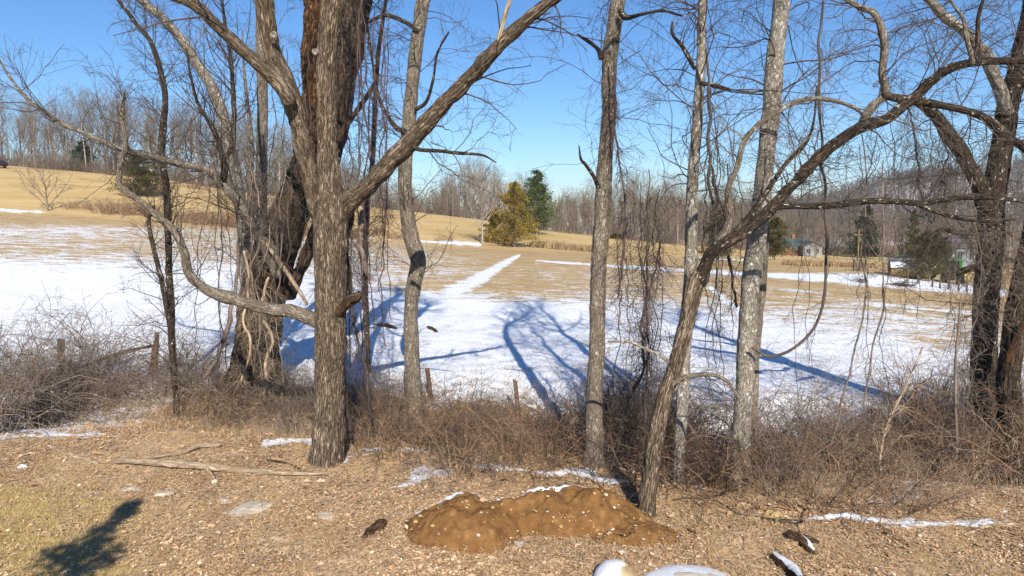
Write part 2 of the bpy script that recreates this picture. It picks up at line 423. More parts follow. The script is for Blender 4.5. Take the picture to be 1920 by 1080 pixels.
def snow_map(x, y, z):
    px, py = proj(x, y, z)
    px0, py0 = px, py; wa = 3+34*sm(480, 950, py0); px = px0+(fbm(x*1.1, y*1.1, 0, 90)-.5)*wa*2.4; py = py0+(fbm(x*1.3, y*1.3, 0, 93)-.5)*wa*1.1
    cx = np.clip(px, 0, 1919.9)/160; cy = np.interp(py, sy, np.arange(len(sy)))
    i = np.floor(cx).astype(int); j = np.minimum(np.floor(cy).astype(int), len(sy)-2); fx = cx-i; fy = cy-j
    s = ST[j, i]*(1-fx)*(1-fy)+ST[j, i+1]*fx*(1-fy)+ST[j+1, i]*(1-fx)*fy+ST[j+1, i+1]*fx*fy
    lines = [([(974, 478), (940, 497), (905, 520), (862, 540), (835, 562), (760, 605)], (3, 9, 15, 17, 28, 40), .92),
             ([(1008, 489), (1180, 501), (1440, 516)], (2, 3.5, 5), 1.0), ([(1440, 516), (1620, 524), (1880, 548)], (5, 14, 9), 1.05),
             ([(1640, 570), (1830, 588)], (3, 3), .85), ([(1700, 583), (1900, 610)], (2, 3), .8), ([(1330, 540), (1400, 590)], (5, 9), .95),
             ([(700, 447), (600, 455), (520, 452)], (3, 3, 2), .8), ([(780, 452), (850, 455), (900, 458)], (2, 4, 4), 1.0), ([(0, 394), (85, 396)], (2, 2.5), 1.0),
             ([(1300, 485), (1400, 488)], (2, 2), .9), ([(700, 480), (640, 478)], (4, 2), .8), ([(1440, 540), (1560, 552)], (3, 3), .7),
             # foreground patches by the bank
             ([(525, 832), (600, 834)], (10, 9), .95), ([(745, 912), (800, 892), (850, 888)], (5, 14, 14), .82), ([(900, 868), (1000, 878), (1110, 888), (1190, 912)], (7, 7, 7, 5), .98),
             ([(1500, 968), (1600, 975), (1900, 978)], (5, 9, 7), .82), ([(700, 845), (800, 850)], (10, 6), .7), ([(1290, 905), (1330, 925)], (8, 6), .7), ([(650, 860), (720, 855)], (5, 5), .7),
             ([(1640, 985), (1900, 968)], (3, 5), .75)]
    s = np.minimum(s, .88)
    for pts, wd, val in lines:
        for k in range(len(pts)-1):
            d, t = seg_d(px, py, pts[k], pts[k+1]); w = wd[k]*(1-t)+wd[k+1]*t
            s = np.maximum(s, val*.84*(1-sm(.2, 1.7, d/w))*np.where(y > 9, 1, 0))
    s = np.where(y < 8.6, 0, s)
    return s
def build_ground():
    inv = np.linspace(1/8.6, 1/110., 470)
    ys = np.concatenate([np.linspace(-60, 8.4, 26), 1/inv, np.geomspace(111, 3500, 130)[0:]])
    ys = np.unique(ys); nx = 640
    s = np.linspace(-1, 1, nx)
    hw = 4+.95*np.maximum(ys, 8.6)+np.maximum(8.6-ys, 0)*2
    X = hw[:, None]*s[None, :]; Y = np.repeat(ys[:, None], nx, 1)
    Z = hz(X, Y)
    sn = snow_map(X, Y, Z)
    px, py = proj(X, Y, Z)
    d = Y-edgeY(X)
    lit = np.clip(1-sm(3.2, 5.5, d), 0, 1)
    far = np.clip(sm(150, 200, Y), 0, 1)
    sn = np.where(Y > 400, .56+.0*X, np.where(Y > 150, .1, sn))
    lit = np.maximum(lit, far)
    wn2 = (fbm(X*.5, Y*.5, 0, 31)-.5)
    green = sm(420, 60, px + wn2*300)*sm(870, 960, py + wn2*80)*.75 + .33*sm(1500, 1750, px)*sm(960, 1040, py)*.6 + .18
    green = green*np.where(Y > 40, 0, 1)
    hill = sm(84, 95, Y)*(1-sm(190, 260, Y))
    n = len(ys)
    idx = np.arange(n*nx).reshape(n, nx)
    Q = np.stack([idx[:-1, :-1], idx[:-1, 1:], idx[1:, 1:], idx[1:, :-1]], -1).reshape(-1, 4)
    me = mesh_np('ground', np.stack([X, Y, Z], -1).reshape(-1, 3), Q, M['ground'],
                 {'ditch_shade': (sm(.2, .8, d)*(1-sm(2.6, 3.9, d))*sm(-5, 0, X)*.95).ravel(), 'snow': sn.ravel(), 'litter': lit.ravel(), 'green': green.ravel(), 'hill': hill.ravel()})
    tag(link('ground', me), kind='structure')
build_ground()

# ------------------------------------------------------------------ trees in the foreground
def trace(pts, Y0, Y1=None):
    """survey points (photo column, row, half width) at distances Y0..Y1 -> (K,4) xyz+radius"""
    Y1 = Y0 if Y1 is None else Y1; K = len(pts); out = []
    cum = [0]
    for k in range(1, K): cum.append(cum[-1]+math.hypot(pts[k][0]-pts[k-1][0], pts[k][1]-pts[k-1][1]))
    for k, (px, py, hw) in enumerate(pts):
        Y = Y0+(Y1-Y0)*cum[k]/cum[-1]; p = at(px, py, Y); out.append([*p, hw*Y/FPX])
    return np.array(out)
def extend(T, length, rend=.02, wander=.12, n=6, up=.08):
    """carry a traced stem on above the picture"""
    p = T[-1, :3].copy(); d = T[-1, :3]-T[-2, :3]; d /= np.linalg.norm(d); r0 = T[-1, 3]; out = [T]
    for k in range(1, n+1):
        d = d + rng.normal(size=3)*wander + np.array([0, 0, up]); d /= np.linalg.norm(d)
        p = p + d*length/n; out.append(np.array([[*p, r0+(rend-r0)*(k/n)**.8]]))
    return np.vstack(out)
def limb(name, T, mat, parent, ridge=.05, flare=0.0, freq=26, seed=0, sides=None, ds=.045, cap=True, lobes=5, lump=.05):
    """one stem with bark relief; T is (K,4)"""
    L = np.linalg.norm(np.diff(T[:, :3], axis=0), axis=1).sum(); rmax = T[:, 3].max()
    n = int(np.clip(L/ds*1.3, 8, 520))
    C = catmull(T, n); C[:, 3] = np.maximum(C[:, 3], .003)
    sides = sides or int(np.clip(rmax*300, 6, 120))
    if cap:
        sl = np.linspace(0, L, n); e = np.minimum(sl, L-sl); C = C.copy(); q = np.clip((e+.008)/np.maximum(C[:, 3]*.9, .01), 0, 1)
        C0 = C.copy(); C[:, 3] *= np.sqrt(np.maximum(1-(1-q)**2, .02))
    sw = np.linspace(0, L, n); rw = np.minimum(C[:, 3], .14)[:, None]
    wob = lambda f_, sd_: np.stack([vn(sw*f_, 0*sw+seed*1.7, 0, sd_+j) for j in range(3)], 1)-.5
    wa = .45 if name == 'trunk' else 1.1
    C[:, :3] += rw*(wob(1.1, 300)*wa+wob(4.0, 310)*.3*wa)*np.minimum(1, .1/np.maximum(rw, .03))
    C[:, 3] *= 1+wa*(.14*(vn(sw*2.6, 0*sw+seed, 0, 320)-.5)+.11*(vn(sw*7, 0*sw+seed, 0, 321)-.5))
    P = C[None, :, :3]; Rr = C[None, :, 3]
    V, Q, B = tubes(P, Rr, sides)
    V = V.reshape(n, sides, 3); ctr = C[:, None, :3]; dirv = V-ctr
    B3 = B.reshape(n, sides, 3); r = C[:, 3][:, None]
    f = np.minimum(freq, 400)
    a = fbm(B3[..., 0]*f+seed*3.1, B3[..., 1]*f, B3[..., 2]*f*.2, seed+1, 2); a = 1-np.abs(2*a-1)*1.4
    b = fbm(B3[..., 0]*5+seed, B3[..., 1]*5, B3[..., 2]*3.2, seed+2)-.5; b = b*(.55 if name == 'trunk' else 1)
    disp = 1 + ridge*(a-.5)*np.minimum(1.0, .12/np.maximum(r, .02))*3.0 + b*lump*5
    if flare:
        h = (C[:, 2]-C[0, 2])[:, None]; th = np.arctan2(dirv[..., 1], dirv[..., 0])
        disp = disp + flare*np.exp(-np.maximum(h-.1, 0)/.22)*(.55+.45*np.cos(lobes*th+seed)+.3*np.cos(3*th+1.3*seed))
    V = (ctr+dirv*disp[..., None]).reshape(-1, 3)
    F = [Q]
    if cap:
        base = n*sides; V = np.vstack([V, C[0, :3], C[-1, :3]]); B = np.vstack([B, [0, 0, 0], [0, 0, 0]])
        j = np.arange(sides); t1 = np.stack([np.full(sides, base), (j+1) % sides, j], -1); o = (n-1)*sides
        t2 = np.stack([np.full(sides, base+1), o+j, o+(j+1) % sides], -1); F.append(np.vstack([t1, t2]))
    o = link(name, mesh_np(name, V, F, mat, {'bark': B}), parent)
    return o, (C0 if cap else C)
def lines_of(Cs, n=24):
    return np.stack([catmull(C, n) for C in Cs])
class Tree:
    def __init__(s, name, label, base, cat='tree', group=None):
        s.root = empty(name, base); tag(s.root, label, cat, group); s.inv = np.array(base, float); s.C = []
        s.tw = Twigs()
    def limb(s, name, T, mat, **k):
        o, C = limb(name, T, mat, s.root, **k)
        o.location = [-float(v) for v in s.inv]; s.C.append(C); return o, C
    def twigs(s, Cs, mat, lv, name='twigs'):
        """lv: list of dicts for grow(), applied level by level"""
        tw = Twigs(); L = lines_of(Cs); P, Rr = L[..., :3], L[..., 3]; acc = (P, Rr)
        for k, d in enumerate(lv):
            d = dict(d); sides = d.pop('sides', 3); P, Rr = grow(P, Rr, **d); tw.add(P, Rr, sides)
        o = link(name, tw.mesh(name, mat), s.root, [-float(v) for v in s.inv]); o['kind'] = 'stuff'; return o
def base_of(T): return (T[0, 0], T[0, 1], float(hz(T[0, 0], T[0, 1])))
def rooted(pts, Y=None):
    """put the foot of a traced stem on the ground; distance from where the foot meets it"""
    g = gp(pts[0][0], pts[0][1]); return g[1]
def foot(T, depth=.35):
    g = float(hz(T[0, 0], T[0, 1])); d = T[0].copy(); d[2] = g-depth; d[3] = T[0, 3]*1.08
    return np.vstack([d, T])

def crown(tr, C, mat_l, mat_t, z0, nl=14, ll=3.2, n2=70, n3=500, n4=1200, bias=(0, 0, .05)):
    """limbs and twigs of the part of a stem above height z0"""
    C = C[C[:, 2] > z0]
    if len(C) < 4: return
    L = catmull(C, 24)[None]; P, Rr = L[..., :3], L[..., 3]
    P1, R1 = grow(P, Rr, nl, ll, (25, 60), 8, (.55, .3), .16, (0, 0, .10), .1, .95, .012, .35)
    tw = Twigs(); tw.add(P1, R1, 6)
    P2, R2 = grow(P1, R1, n2, ll*.5, (25, 60), 6, (.6, .3), .2, bias, .2, 1, .008); tw.add(P2, R2, 4)
    P3, R3 = grow(P2, R2, n3, ll*.22, (25, 60), 5, (.6, .3), .22, bias, .15, 1, .005); tw.add(P3, R3, 3)
    P4, R4 = grow(P3, R3, n4, ll*.12, (25, 60), 4, (.7, .4), .2, bias, .15, 1, .0035); tw.add(P4, R4, 3)
    o = link('crown', tw.mesh('crown', mat_t), tr.root, [-float(v) for v in tr.inv]); o['kind'] = 'stuff'

def knot(tr, px, py, Y, r, mat):
    """healed branch scar: a raised ring with a dark hollow"""
    c = at(px, py, Y); n = 20; prof = [(1.25, .0), (1.15, .06), (.85, .09), (.55, .05), (.35, -.02), (.12, -.05)]; V = []; Fq = []
    for k, (q, h) in enumerate(prof):
        for i in range(n):
            t = 2*math.pi*i/n; w = 1+.08*math.sin(3*t+px); V.append((c[0]+r*q*w*math.cos(t), c[1]-h*r*2.4, c[2]+r*q*w*math.sin(t)))
    for k in range(len(prof)-1):
        for i in range(n): Fq.append((k*n+i, k*n+(i+1) % n, (k+1)*n+(i+1) % n, (k+1)*n+i))
    V.append((c[0], c[1]+.05*r, c[2])); o = (len(prof)-1)*n
    tri = np.array([(o+i, o+(i+1) % n, len(V)-1) for i in range(n)])
    V = np.array(V); B = (V-c)*np.array([1, 1, 1])
    link('knot', mesh_np('knot', V, [np.array(Fq), tri], mat, {'bark': B}), tr.root, [-float(v) for v in tr.inv])

# --- tree B : the big grey trunk left of centre
YB = rooted([(615, 866, 36)])
Tb = foot(trace([(614, 866, 33), (617, 820, 31), (618, 760, 29), (619, 690, 27.5), (620, 620, 27.5), (621, 560, 28), (621, 500, 29), (620, 440, 31), (618, 400, 29), (617, 350, 22), (614, 300, 18.5), (613, 220, 17), (612, 120, 16.5), (618, 40, 18), (624, 0, 19)], YB, YB-.3))
tB = Tree('broad_trunked_tree', 'thick grey trunk with rough bark forking into big limbs, broken stub on its right side', base_of(Tb))
_, cB = tB.limb('trunk', extend(Tb, 6.5), M['bark_b'], flare=.45, ridge=.10, seed=3, lump=.03)
_, cB1 = tB.limb('branch', extend(trace([(612, 425, 17), (588, 350, 15), (566, 250, 16), (548, 190, 17.5), (522, 125, 15.5), (506, 50, 14.5), (498, 0, 14)], YB, YB-.8), 4.5), M['bark_b'], ridge=.09, seed=4)
_, cB2 = tB.limb('branch', extend(trace([(545, 195, 14), (530, 165, 12), (498, 132, 11.5), (465, 104, 11), (415, 56, 10), (362, 9, 9), (310, -14, 8)], YB-.75, YB-1.6), 3.2), M['bark_b'], ridge=.08, seed=5)
_, cB3 = tB.limb('branch', extend(trace([(628, 410, 15), (645, 385, 18), (682, 355, 16.5), (730, 309, 16), (780, 261, 15.5), (830, 203, 14), (880, 147, 12.5), (940, 78, 11.5), (1005, 27, 10.5), (1042, -4, 9.5)], YB, YB-1.8), 3.2), M['bark_b'], ridge=.08, seed=6)
_, cB4 = tB.limb('branch', trace([(610, 612, 11), (592, 600, 13), (550, 586, 11.5), (505, 580, 12), (460, 572, 10.5), (425, 560, 11), (385, 546, 9), (352, 518, 7.5), (345, 480, 7), (325, 435, 7), (300, 408, 5.5), (262, 372, 5), (225, 344, 4.5), (228, 300, 4.5), (234, 280, 5), (228, 235, 4), (227, 208, 4.5), (232, 170, 1.2)], YB, YB-1.5), M['bark_s'], ridge=.06, seed=7)
tB.limb('broken_limb', trace([(630, 590, 9), (648, 576, 8), (662, 566, 8.5), (679, 556, 6)], YB-.2, YB-.55), M['wood_d'], ridge=.3, seed=8, sides=14)
_, cB5 = tB.limb('dead_branch', trace([(932, 82, 5), (938, 58, 4.5), (946, 30, 4), (956, -2, 3.5), (962, -30, 2)], YB-1.5, YB-1.6), M['wood_p'], seed=9)
_, cB6 = tB.limb('branch', trace([(775, 275, 5), (790, 282, 4), (830, 283, 3.5), (865, 287, 3), (905, 291, 2), (930, 305, 1.2)], YB-1.0, YB-1.4), M['bark_l'], seed=10)

knot(tB, 617.5, 441, YB-.36, .075, M['bark_p']); knot(tB, 513, 65, YB-.98, .05, M['bark_p']); knot(tB, 591, 97, YB-.4, .05, M['bark_p'])
tB.twigs([cB2, cB3, cB6, cB5], M['twig_dark'], [dict(n=46, length=1.3, ang=(30, 70), npts=7, rr=(.3, .3), wander=.22, bias=(0, 0, -.02), rmin=.006, rmax=.016, sides=4), dict(n=230, length=.6, npts=5, rmin=.004, wander=.25), dict(n=700, length=.25, npts=4, rmin=.0028)])
tB.twigs([cB4], M['twig_dark'], [dict(n=30, length=1.0, ang=(30, 80), npts=7, rr=(.3, .3), wander=.22, bias=(0, 0, .05), t0=.3, rmin=.005, rmax=.011, sides=4), dict(n=120, length=.5, npts=5, rmin=.0035, wander=.25), dict(n=300, length=.2, npts=4, rmin=.0025)])
for c, z in ((cB, 9.6), (cB1, 9.6), (cB2, 9.3), (cB3, 9.6)): crown(tB, c, M['bark_b'], M['twig_dark'], z, 9, 2.8, 50, 260, 500)

# --- tree A : huge dark leaning trunk behind
YA = 18.6
Ta = foot(trace([(478, 722, 58), (480, 690, 47), (484, 640, 40), (492, 560, 40), (508, 500, 39), (524, 450, 38), (545, 400, 34), (562, 350, 29), (578, 300, 25), (588, 240, 21), (590, 160, 19), (592, 70, 20), (597, 0, 22)], YA, YA+.4), .6)
tA = Tree('leaning_veteran_tree', 'huge dark leaning trunk behind the grey forked tree, with brambles piled round its foot', base_of(Ta))
_, cA = tA.limb('trunk', extend(Ta, 6), M['bark_a'], flare=.5, ridge=.16, seed=13, lump=.05, ds=.06)
_, cA1 = tA.limb('branch', extend(trace([(584, 330, 20), (606, 300, 21), (628, 250, 20), (643, 180, 20), (655, 100, 22), (668, 30, 22), (676, -4, 22)], YA+.1, YA), 6), M['bark_a'], ridge=.14, seed=14)
_, cA2 = tA.limb('branch', extend(trace([(574, 330, 12), (580, 270, 13), (584, 200, 14), (584, 130, 14), (588, 60, 15), (592, 0, 15)], YA-.35, YA-.3), 1.5, .08, n=2), M['wood_r'], ridge=.34, seed=15, lump=.12)
_, cA3 = tA.limb('branch', trace([(525, 520, 10), (508, 478, 13), (486, 440, 11), (464, 415, 10), (442, 375, 8.5), (415, 343, 8), (396, 322, 6.5), (350, 312, 6), (300, 298, 5.5), (235, 281, 5), (175, 256, 4.2), (110, 228, 3.6), (56, 190, 3), (20, 146, 2.3), (-10, 100, 1.6)], YA-.4, YA-1.6), M['bark_s'], ridge=.07, seed=16)
_, cA4 = tA.limb('branch', trace([(414, 338, 6), (418, 300, 5), (402, 246, 4), (372, 196, 3), (358, 140, 2.2), (350, 90, 1.6)], YA-.9, YA-1.0), M['bark_a'], seed=17)
_, cA5 = tA.limb('branch', trace([(418, 300, 4.5), (436, 268, 4.5), (439, 200, 4), (432, 110, 3.4), (418, 10, 2.6), (414, -40, 2)], YA-.9, YA-1.0), M['bark_l'], seed=18)
_, cA7 = tA.limb('branch', trace([(634, 268, 5), (645, 246, 5), (662, 222, 4.6), (684, 190, 4.2), (700, 162, 3.6), (711, 138, 2)], YA-.2, YA-.6), M['wood_d'], seed=11)
_, cA6 = tA.limb('branch', trace([(540, 560, 14), (556, 520, 11), (575, 475, 12), (588, 440, 11), (600, 400, 8)], YA+.2, YA+.5), M['bark_a'], seed=19)
tA.limb('broken_branch', trace([(498, 452, 3), (520, 484, 3.6), (545, 520, 4), (576, 572, 3)], YA-.9, YA-1.3), M['wood_p'], seed=20)
tA.twigs([cA3, cA4, cA5], M['twig_dark'], [dict(n=90, length=1.9, ang=(30, 75), npts=7, rr=(.35, .3), wander=.2, bias=(0, 0, .10), t0=.1, rmin=.007, rmax=.016, sides=4), dict(n=420, length=.85, npts=5, rmin=.005, wander=.22, bias=(0, 0, .05)), dict(n=1300, length=.32, npts=4, rmin=.0035)])
tA.twigs([cA1], M['twig_dark'], [dict(n=26, length=1.8, ang=(30, 75), npts=7, rr=(.2, .3), wander=.2, bias=(0, 0, -.02), rmin=.008, rmax=.02, sides=4), dict(n=150, length=.85, npts=5, rmin=.005, wander=.22), dict(n=500, length=.32, npts=4, rmin=.0035)])
for c in (cA, cA1): crown(tA, c, M['bark_a'], M['twig_dark'], 11.6, 10, 3.2, 60, 300, 600)

# --- tree F
YF = rooted([(778, 830, 19)])
Tf = foot(trace([(778, 830, 19), (778, 780, 17), (776, 740, 16), (771, 640, 14), (772, 580, 13), (778, 530, 13.5), (785, 490, 14), (772, 450, 14.5), (764, 410, 13.5), (759, 350, 12.5), (759, 300, 12.5), (764, 250, 12.5), (771, 180, 11.5), (779, 100, 12), (786, 50, 11.5), (794, 0, 12)], YF, YF+.2))
tF = Tree('crooked_slim_tree', 'slim crooked grey trunk with a kink halfway, standing just right of the forked tree', base_of(Tf))
_, cF_ = tF.limb('trunk', extend(Tf, 5.5), M['bark_s'], flare=.45, ridge=.05, seed=23)
_, cF1 = tF.limb('branch', trace([(762, 250, 6), (738, 235, 4), (712, 190, 3.2), (700, 120, 2.5), (690, 50, 2), (684, -10, 1.6)], YF, YF+.8), M['bark_l'], seed=24)
_, cF2 = tF.limb('branch', trace([(780, 205, 4), (800, 190, 3), (812, 150, 2.4), (820, 100, 2), (842, 60, 1.4)], YF, YF-.8), M['bark_l'], seed=25)
_, cF3 = tF.limb('branch', trace([(784, 60, 4), (756, 40, 4), (722, 30, 3.4), (690, 42, 3)], YF, YF+.5), M['bark_l'], seed=26)
tF.twigs([cF_, cF1, cF2, cF3], M['twig_dark'], [dict(n=60, length=1.5, ang=(40, 80), npts=7, rr=(.2, .3), wander=.24, bias=(0, 0, -.03), t0=.25, rmin=.006, rmax=.013, sides=4), dict(n=380, length=.7, npts=5, rmin=.004, wander=.25, bias=(0, 0, -.05)), dict(n=1300, length=.28, npts=4, rmin=.0028)])
crown(tF, cF_, M['bark_s'], M['twig_dark'], 9.7, 12, 2.4, 60, 350, 700)

# --- tree G
YG = rooted([(1113, 874, 19)])
Tg = foot(trace([(1113, 874, 19), (1115, 810, 17), (1116, 740, 15), (1118, 640, 14.5), (1121, 540, 14.5), (1126, 450, 14.5), (1132, 350, 13.5), (1136, 290, 13), (1141, 200, 12.5), (1144, 100, 13.5), (1151, 50, 13), (1158, 0, 13)], YG, YG+.3))
tG = Tree('straight_middle_tree', 'straight tall grey trunk right of centre with one dead forked snag on its left', base_of(Tg))
_, cG = tG.limb('trunk', extend(Tg, 8, .025, .16), M['bark_s'], flare=.45, ridge=.05, seed=33)
_, cG1 = tG.limb('dead_branch', trace([(1124, 352, 4.5), (1112, 328, 3.6), (1098, 308, 3), (1089, 298, 2.4), (1085, 272, 1)], YG-.1, YG-.7), M['bark_l'], seed=34)
_, cG2 = tG.limb('branch', trace([(1130, 110, 6), (1122, 92, 3.5), (1104, 78, 3), (1082, 65, 2)], YG-.1, YG-.5), M['bark_l'], seed=35)
_, cG3 = tG.limb('branch', trace([(1160, 20, 5), (1172, 35, 5), (1200, 28, 3), (1240, 20, 2.4), (1280, 30, 1.8)], YG, YG-.5), M['bark_l'], seed=36)
tG.twigs([cG1, cG2, cG3, cG[len(cG)//3:]], M['twig_dark'], [dict(n=36, length=1.3, ang=(45, 85), npts=7, rr=(.15, .3), wander=.25, bias=(0, 0, -.05), t0=.1, t1=.75, rmin=.005, rmax=.010, sides=3), dict(n=170, length=.6, npts=5, rmin=.0035, wander=.25, bias=(0, 0, -.12)), dict(n=450, length=.25, npts=4, rmin=.0025, bias=(0, 0, -.1))])
crown(tG, cG, M['bark_s'], M['twig_dark'], 9.7, 14, 3.2, 80, 400, 900)

# --- tree H thin pale
YH = rooted([(1272, 912, 11)])
Th = foot(trace([(1272, 912, 11.5), (1274, 840, 11), (1281, 740, 11), (1287, 640, 10.5), (1293, 540, 11), (1296, 450, 11), (1299, 350, 10), (1303, 300, 9.5), (1310, 200, 9), (1314, 100, 8), (1319, 0, 6.5)], YH+.25, YH+.5))
tH = Tree('pale_pole_tree', 'thin pale straight trunk crossing behind the leaning lichened tree', base_of(Th))
_, cH = tH.limb('trunk', extend(Th, 5), M['bark_p'], flare=.45, ridge=.04, seed=43)
_, cH1 = tH.limb('branch', trace([(1304, 130, 4), (1285, 95, 3.4), (1262, 65, 2.8), (1262, 40, 2)], YH+.4, YH), M['bark_l'], seed=44)
_, cH2 = tH.limb('branch', trace([(1306, 155, 4), (1340, 160, 3), (1370, 168, 2.4)], YH+.4, YH+.2), M['bark_l'], seed=45)
tH.twigs([cH[len(cH)//3:], cH1, cH2], M['twig_dark'], [dict(n=60, length=1.8, ang=(45, 90), npts=9, rr=(.2, .3), wander=.24, bias=(0, 0, .0), t0=.1, t1=.8, rmin=.006, rmax=.012, sides=4), dict(n=330, length=.8, npts=6, rmin=.004, wander=.26, bias=(0, 0, -.06)), dict(n=1000, length=.3, npts=4, rmin=.0028, bias=(0, 0, -.08))])
crown(tH, cH, M['bark_p'], M['twig_dark'], 9.4, 9, 2.2, 50, 260, 500)

# --- tree I leaning lichened with long arching limb
YI = rooted([(1211, 968, 15)])
Ti = foot(trace([(1211, 968, 15.5), (1215, 925, 15), (1221, 880, 15), (1232, 810, 14.5), (1249, 740, 13.5), (1267, 690, 13), (1279, 640, 13), (1291, 590, 13.5), (1300, 545, 15), (1316, 505, 13)], YI, YI-.1))
tI = Tree('leaning_lichened_tree', 'leaning trunk spotted with white lichen whose dark limb arches over to the right edge', base_of(Ti))
_, cI = tI.limb('trunk', Ti, M['bark_b'], flare=.5, ridge=.10, seed=53)
_, cI1 = tI.limb('branch', extend(trace([(1306, 530, 13), (1320, 498, 12), (1340, 466, 11.5), (1385, 440, 10.5), (1430, 408, 10), (1462, 376, 9.5), (1488, 343, 9.5), (1530, 296, 10), (1570, 262, 9.5), (1612, 236, 10), (1655, 222, 9), (1700, 190, 9), (1740, 156, 8), (1776, 130, 7.5), (1822, 119, 6.5), (1880, 116, 5.5), (1925, 116, 5)], YI-.1, YI-1.2), 1.6), M['bark_l'], ridge=.09, seed=54)
_, cI2 = tI.limb('branch', trace([(1345, 462, 9), (1362, 432, 9), (1368, 398, 7), (1363, 355, 5.5), (1384, 306, 5), (1395, 265, 4.5), (1424, 231, 4.5), (1458, 210, 4), (1498, 188, 4), (1545, 186, 3.5), (1592, 198, 3), (1618, 216, 2)], YI-.1, YI-.8), M['bark_s'], ridge=.06, seed=55)
_, cI3 = tI.limb('branch', trace([(1440, 398, 7), (1462, 388, 5.5), (1545, 385, 6), (1630, 378, 5.5), (1718, 382, 5), (1800, 371, 4.2), (1880, 372, 3.6), (1935, 380, 3)], YI-.4, YI-.9), M['bark_l'], ridge=.08, seed=56)
_, cI4 = tI.limb('branch', trace([(1715, 382, 4), (1750, 395, 3.6), (1805, 410, 3.2), (1856, 415, 2.6), (1905, 411, 1.8)], YI-.7, YI-.9), M['bark_l'], seed=57)
_, cI5 = tI.limb('branch', trace([(1614, 234, 8), (1622, 214, 7.5), (1640, 192, 6.5), (1658, 178, 6.5), (1656, 155, 6.5), (1652, 135, 6), (1656, 90, 6), (1650, 50, 6), (1636, 24, 5), (1612, 15, 4.5), (1584, -2, 4)], YI-.7, YI-.9), M['bark_s'], ridge=.07, seed=58)
_, cI6 = tI.limb('branch', trace([(1656, 178, 6), (1704, 187, 7.5), (1742, 193, 7), (1795, 205, 7), (1845, 221, 6.5), (1880, 246, 6.5), (1928, 284, 6)], YI-.8, YI-1.2), M['bark_l'], ridge=.08, seed=59)
_, cI7 = tI.limb('branch', trace([(1822, 124, 6), (1823, 108, 4.5), (1812, 70, 4), (1806, 36, 3.2), (1790, 12, 2.2), (1775, -10, 1.6)], YI-1.1, YI-1.2), M['bark_s'], seed=60)
_, cI8 = tI.limb('branch', trace([(1824, 110, 4), (1832, 80, 4), (1834, 35, 3.4), (1846, -5, 2.4)], YI-1.1, YI-1.2), M['bark_a'], seed=61)
_, cI9 = tI.limb('branch', trace([(1378, 440, 6), (1405, 405, 5), (1420, 385, 5), (1470, 310, 4), (1508, 272, 3), (1526, 225, 2.2), (1532, 160, 1.6)], YI-.3, YI-.1), M['bark_l'], seed=62)
_, cI10 = tI.limb('branch', trace([(1243, 742, 6), (1258, 722, 6), (1290, 707, 5), (1330, 702, 4), (1362, 715, 3), (1385, 748, 2)], YI, YI-.5), M['bark_s'], seed=63)
_, cI11 = tI.limb('branch', trace([(1262, 688, 4), (1240, 668, 3), (1214, 655, 3), (1180, 640, 2.4), (1140, 640, 1.6)], YI, YI-.4), M['bark_p'], seed=64)
tI.twigs([cI1, cI3, cI4, cI5, cI6, cI7, cI8], M['twig_dark'], [dict(n=120, length=1.2, ang=(35, 85), npts=9, rr=(.3, .3), wander=.26, bias=(0, 0, .0), rmin=.0045, rmax=.011, sides=4), dict(n=620, length=.6, npts=6, rmin=.0032, wander=.28, bias=(0, 0, -.05)), dict(n=1800, length=.25, npts=4, rmin=.0024, bias=(0, 0, -.05))])
tI.twigs([cI2, cI9, cI10, cI11], M['twig_grey'], [dict(n=46, length=1.1, ang=(35, 85), npts=9, rr=(.3, .3), wander=.26, rmin=.0045, rmax=.009, sides=4), dict(n=220, length=.5, npts=6, rmin=.003, wander=.28), dict(n=600, length=.2, npts=4, rmin=.0022)])

# --- tree J pair
YJ = rooted([(1386, 908, 20)])
Tj = foot(trace([(1385, 908, 18), (1388, 870, 18.5), (1391, 800, 17), (1394, 740, 16.5), (1399, 640, 16.5), (1406, 540, 16.5), (1418, 470, 17), (1427, 400, 16), (1436, 300, 15), (1446, 200, 16), (1456, 100, 15), (1467, 0, 14)], YJ, YJ+.4))
tJ = Tree('smooth_grey_tree', 'smooth light grey trunk with tall straight stem, left and larger of a close pair', base_of(Tj))
_, cJ = tJ.limb('trunk', extend(Tj, 8, .03, .14), M['bark_p'], flare=.5, ridge=.035, seed=73, lump=.02)
tJ.limb('root', trace([(1405, 905, 5), (1398, 870, 4.5), (1392, 840, 4), (1385, 820, 2)], YJ-.25, YJ-.2), M['bark_s'], seed=74)
tJ.twigs([cJ[len(cJ)//3:]], M['twig_dark'], [dict(n=34, length=2.1, ang=(45, 85), npts=9, rr=(.12, .3), wander=.2, t0=.1, t1=.6, rmin=.007, rmax=.016, bias=(0, 0, -.02), sides=4), dict(n=200, length=1.0, npts=6, rmin=.004, wander=.26, bias=(0, 0, -.06)), dict(n=700, length=.35, npts=4, rmin=.0028, bias=(0, 0, -.08))])
crown(tJ, cJ, M['bark_p'], M['twig_dark'], 9.6, 16, 3.4, 90, 450, 900)
YJ2 = YJ+.35
Tj2 = foot(trace([(1404, 900, 10), (1409, 840, 11), (1409, 740, 11), (1416, 640, 10.5), (1426, 540, 10), (1431, 460, 9.5), (1436, 390, 9), (1440, 300, 8), (1450, 200, 7), (1460, 100, 6)], YJ2, YJ2+.6))
tJ2 = Tree('smooth_grey_tree', 'narrow grey stem rising close behind the right side of the larger smooth trunk', base_of(Tj2))
tJ2.limb('trunk', extend(Tj2, 2.0, .04), M['bark_s'], flare=.1, ridge=.04, seed=75)

